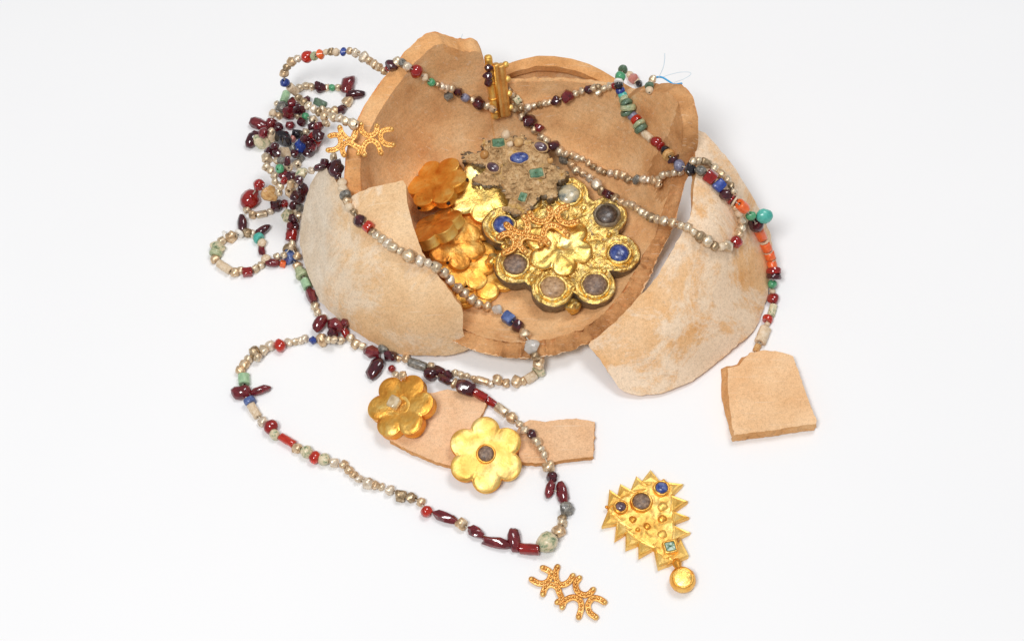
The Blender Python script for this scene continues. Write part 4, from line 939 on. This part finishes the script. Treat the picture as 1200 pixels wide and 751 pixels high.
strand(root, base, '''G 596.6 106 8; G 600 111 8; M.q 606 117 9; G 610 124 9; G 604 126 9; G 615 130 8; G 611 137 8; D 619 143 16; H 627 152.4 10; G 634 161 9; G 640 165 9; D 648.5 171.5 13; G 656 178 11; S 661 187 10; H 669.5 194 10; G 675 200 9; H 683 204 9; G 691 209 9; H 699 217 12; H 704.5 223.5 10; D.q 713 228 11; G 721 232 9; H 728 237 9; G 735 239 9; G 741 241 9; H 747 245 9; G 752 248.5 9; G 757 252 9; H 763.5 255 11; G 770 257 9; G 778 259 11; H 789 261.5 11; G 799 264.5 9; G 806 267 10; G 812.6 272 10; H 819.5 277 12; G 829 282.6 12; G 837 288 10; W 845 289 11; G 852.6 288 12; R 863 283.6 14; H 866 273.5 10; G 869 267 9; G 868.7 259 10; W 866 250 10; H 862 242 9''', slope=1.0)
strand(root, base, '''*N 632 150 9; *D.o 636 175 8 15 -25''', fillers=False, thread=False)
strand(root, base, '''G 603 128 8; G 610 127 8; G 619 126 8; G 626 124 8; G 632 123 8; G 638 121 8; G 644 120.5 7; D 651 118.6 11; N 664 113 14; G 675 109.5 8; G 682 106.5 8; D 690 105.6 10; G 696 103.5 8; G 701 102.5 8; G 708 104 8; G 713.6 101.5 8; R 720 101 8''', slope=1.0)
strand(root, base, '''G 663 181 8; H 670 182 9; G 676 185 8; G 682 186.5 8; H 689.6 191 8; G 695.6 195.6 8; G 702 199.5 8; H 707.6 202 8; G 715 203 8; H 722.7 204 9; H 730 206 9; G 736 210 9; S 746 211 10; H 754 210 9; G 760 211 8; H 766 211.5 10; H 772 211 9; G 777 205 9; G 783 204 8; G 790 203 8; G 797 202 8''', slope=.9)
strand(root, base, '''*H 771.6 217 8; *G 701 109 7''', fillers=False, thread=False)

# --- colourful strand on the right
root, base = necklace(850, 300, 'colourful bead string draped from the back rim down to the square sherd')
strand(root, base, '''F.s 730 82 13; E 727 90 12; A 725 96 10 4; K.d 725 100 10 5; B.s 727 106.4 11; T.d 730 112.4 10 6; V.d 731 117 12 5; F.d 734 121.5 14 5; V.d 736 126 17 6; F.d 735 131 16 5; L.d 741 136 11 6; C.d 745.6 141 12 6; V.d 749 146 16 5; F.d 751 151 15 6; W.t 758.5 159.5 9 14; R 769 166.5 13; R 774.5 172 12 6; K.d 779.5 177 12 5; Y.d 783.5 182 14 7; D 789 187.5 13 8; L 796 194 13; K 809 198 14; S.s 821 200 12; R.q 832.7 207 14; B.q 843 217.5 14; D 851 228 13; P.d 856 232 12 3; R.d 858 234 13 4; W.d 861 236 12 2.5; O.t 870 242 14 12; E 880 253 12; D.d 886 262 20 7; O.t 891 274 12 17; W.d 895.5 283.5 11 1.2; O.t 898 289.5 12 10; W.d 900.5 295.5 11 1.2; O.t 902.3 300 12 8.5; W.d 904 305 11 1.2; O.t 905 310.5 12 9; R.d 906.5 318 16 7; D.d 907 324 18 6; E 905 333 11; W 905 341.5 7; R 906 350 14; M.t 905 364 9 14; C.d 899.6 374 12 6; W 899 380 7; W.t 894 393 13 20; Y.t 887 408 7 9''', fillers=False, slope=1.1)
strand(root, base, '''*T.s 895.5 253.5 15 18 10''', fillers=False, thread=False)
strand(root, base, '''G 812 189 8; G 818 189 8; H.t 827 191 9 11; G 837 197 9; H 845 204 11; G 852.6 211.5 9; H 857 218 8; G 860.5 225 8''', fillers=False)
strand(root, base, '''W 738 88 9; P 742 92 11; W 746 95 8; K 749 98 8''', fillers=False)
strand(root, base, '''G 765 93 8; G 763 98 7; F.d 761 101 10 5; W 761 106 9''', fillers=False)

# ------------------------------------------------------------------ loose threads
def loose(name, pts, mats, label, rad=.00028):
    dn = []
    pp = [P(x, y, z) for x, y, z in pts]
    for i in range(len(pp) - 1):
        p0, p1, p2, p3 = pp[max(i - 1, 0)], pp[i], pp[i + 1], pp[min(i + 2, len(pp) - 1)]
        for j in range(8):
            t = j / 8; dn.append(.5 * ((2 * p1) + (p2 - p0) * t + (2 * p0 - 5 * p1 + 4 * p2 - p3) * t * t + (3 * p1 - p0 - 3 * p2 + p3) * t ** 3))
    dn.append(pp[-1]); c = Vector((pp[0].x, pp[0].y, 0)); g = tube([p - c for p in dn], rad, 6)
    o = obj(name, mesh(name, g[0], g[1], mats), None, T_(c)); tag(o, label, 'thread'); return o
o = loose('blue_thread', [(764, 95, .050), (769, 91, .054), (776, 91, .056), (783, 95, .055), (790, 99, .056), (799, 98, .060)], 'blue_thread', 'short knotted end of bright blue thread behind the bowl wall', .0006)
o = loose('pale_thread', [(772, 91, .056), (777, 80, .060), (779, 70, .062), (779, 63, .062)], 'pale_thread', 'fine pale thread sticking straight up from the blue knot', .00022)
o = loose('pale_thread', [(776, 91, .056), (784, 88, .058), (797, 85, .06), (808, 85, .06), (809, 88, .06), (801, 93, .06), (790, 97, .057)], 'pale_thread', 'fine pale thread looping sideways from the blue knot', .00018)
o = loose('hair_thread', [(541, 51, .072), (540.5, 46, .076), (542, 40, .078)], 'pale_thread', 'tiny pale fibre standing above the bowl wall peak', .00018)
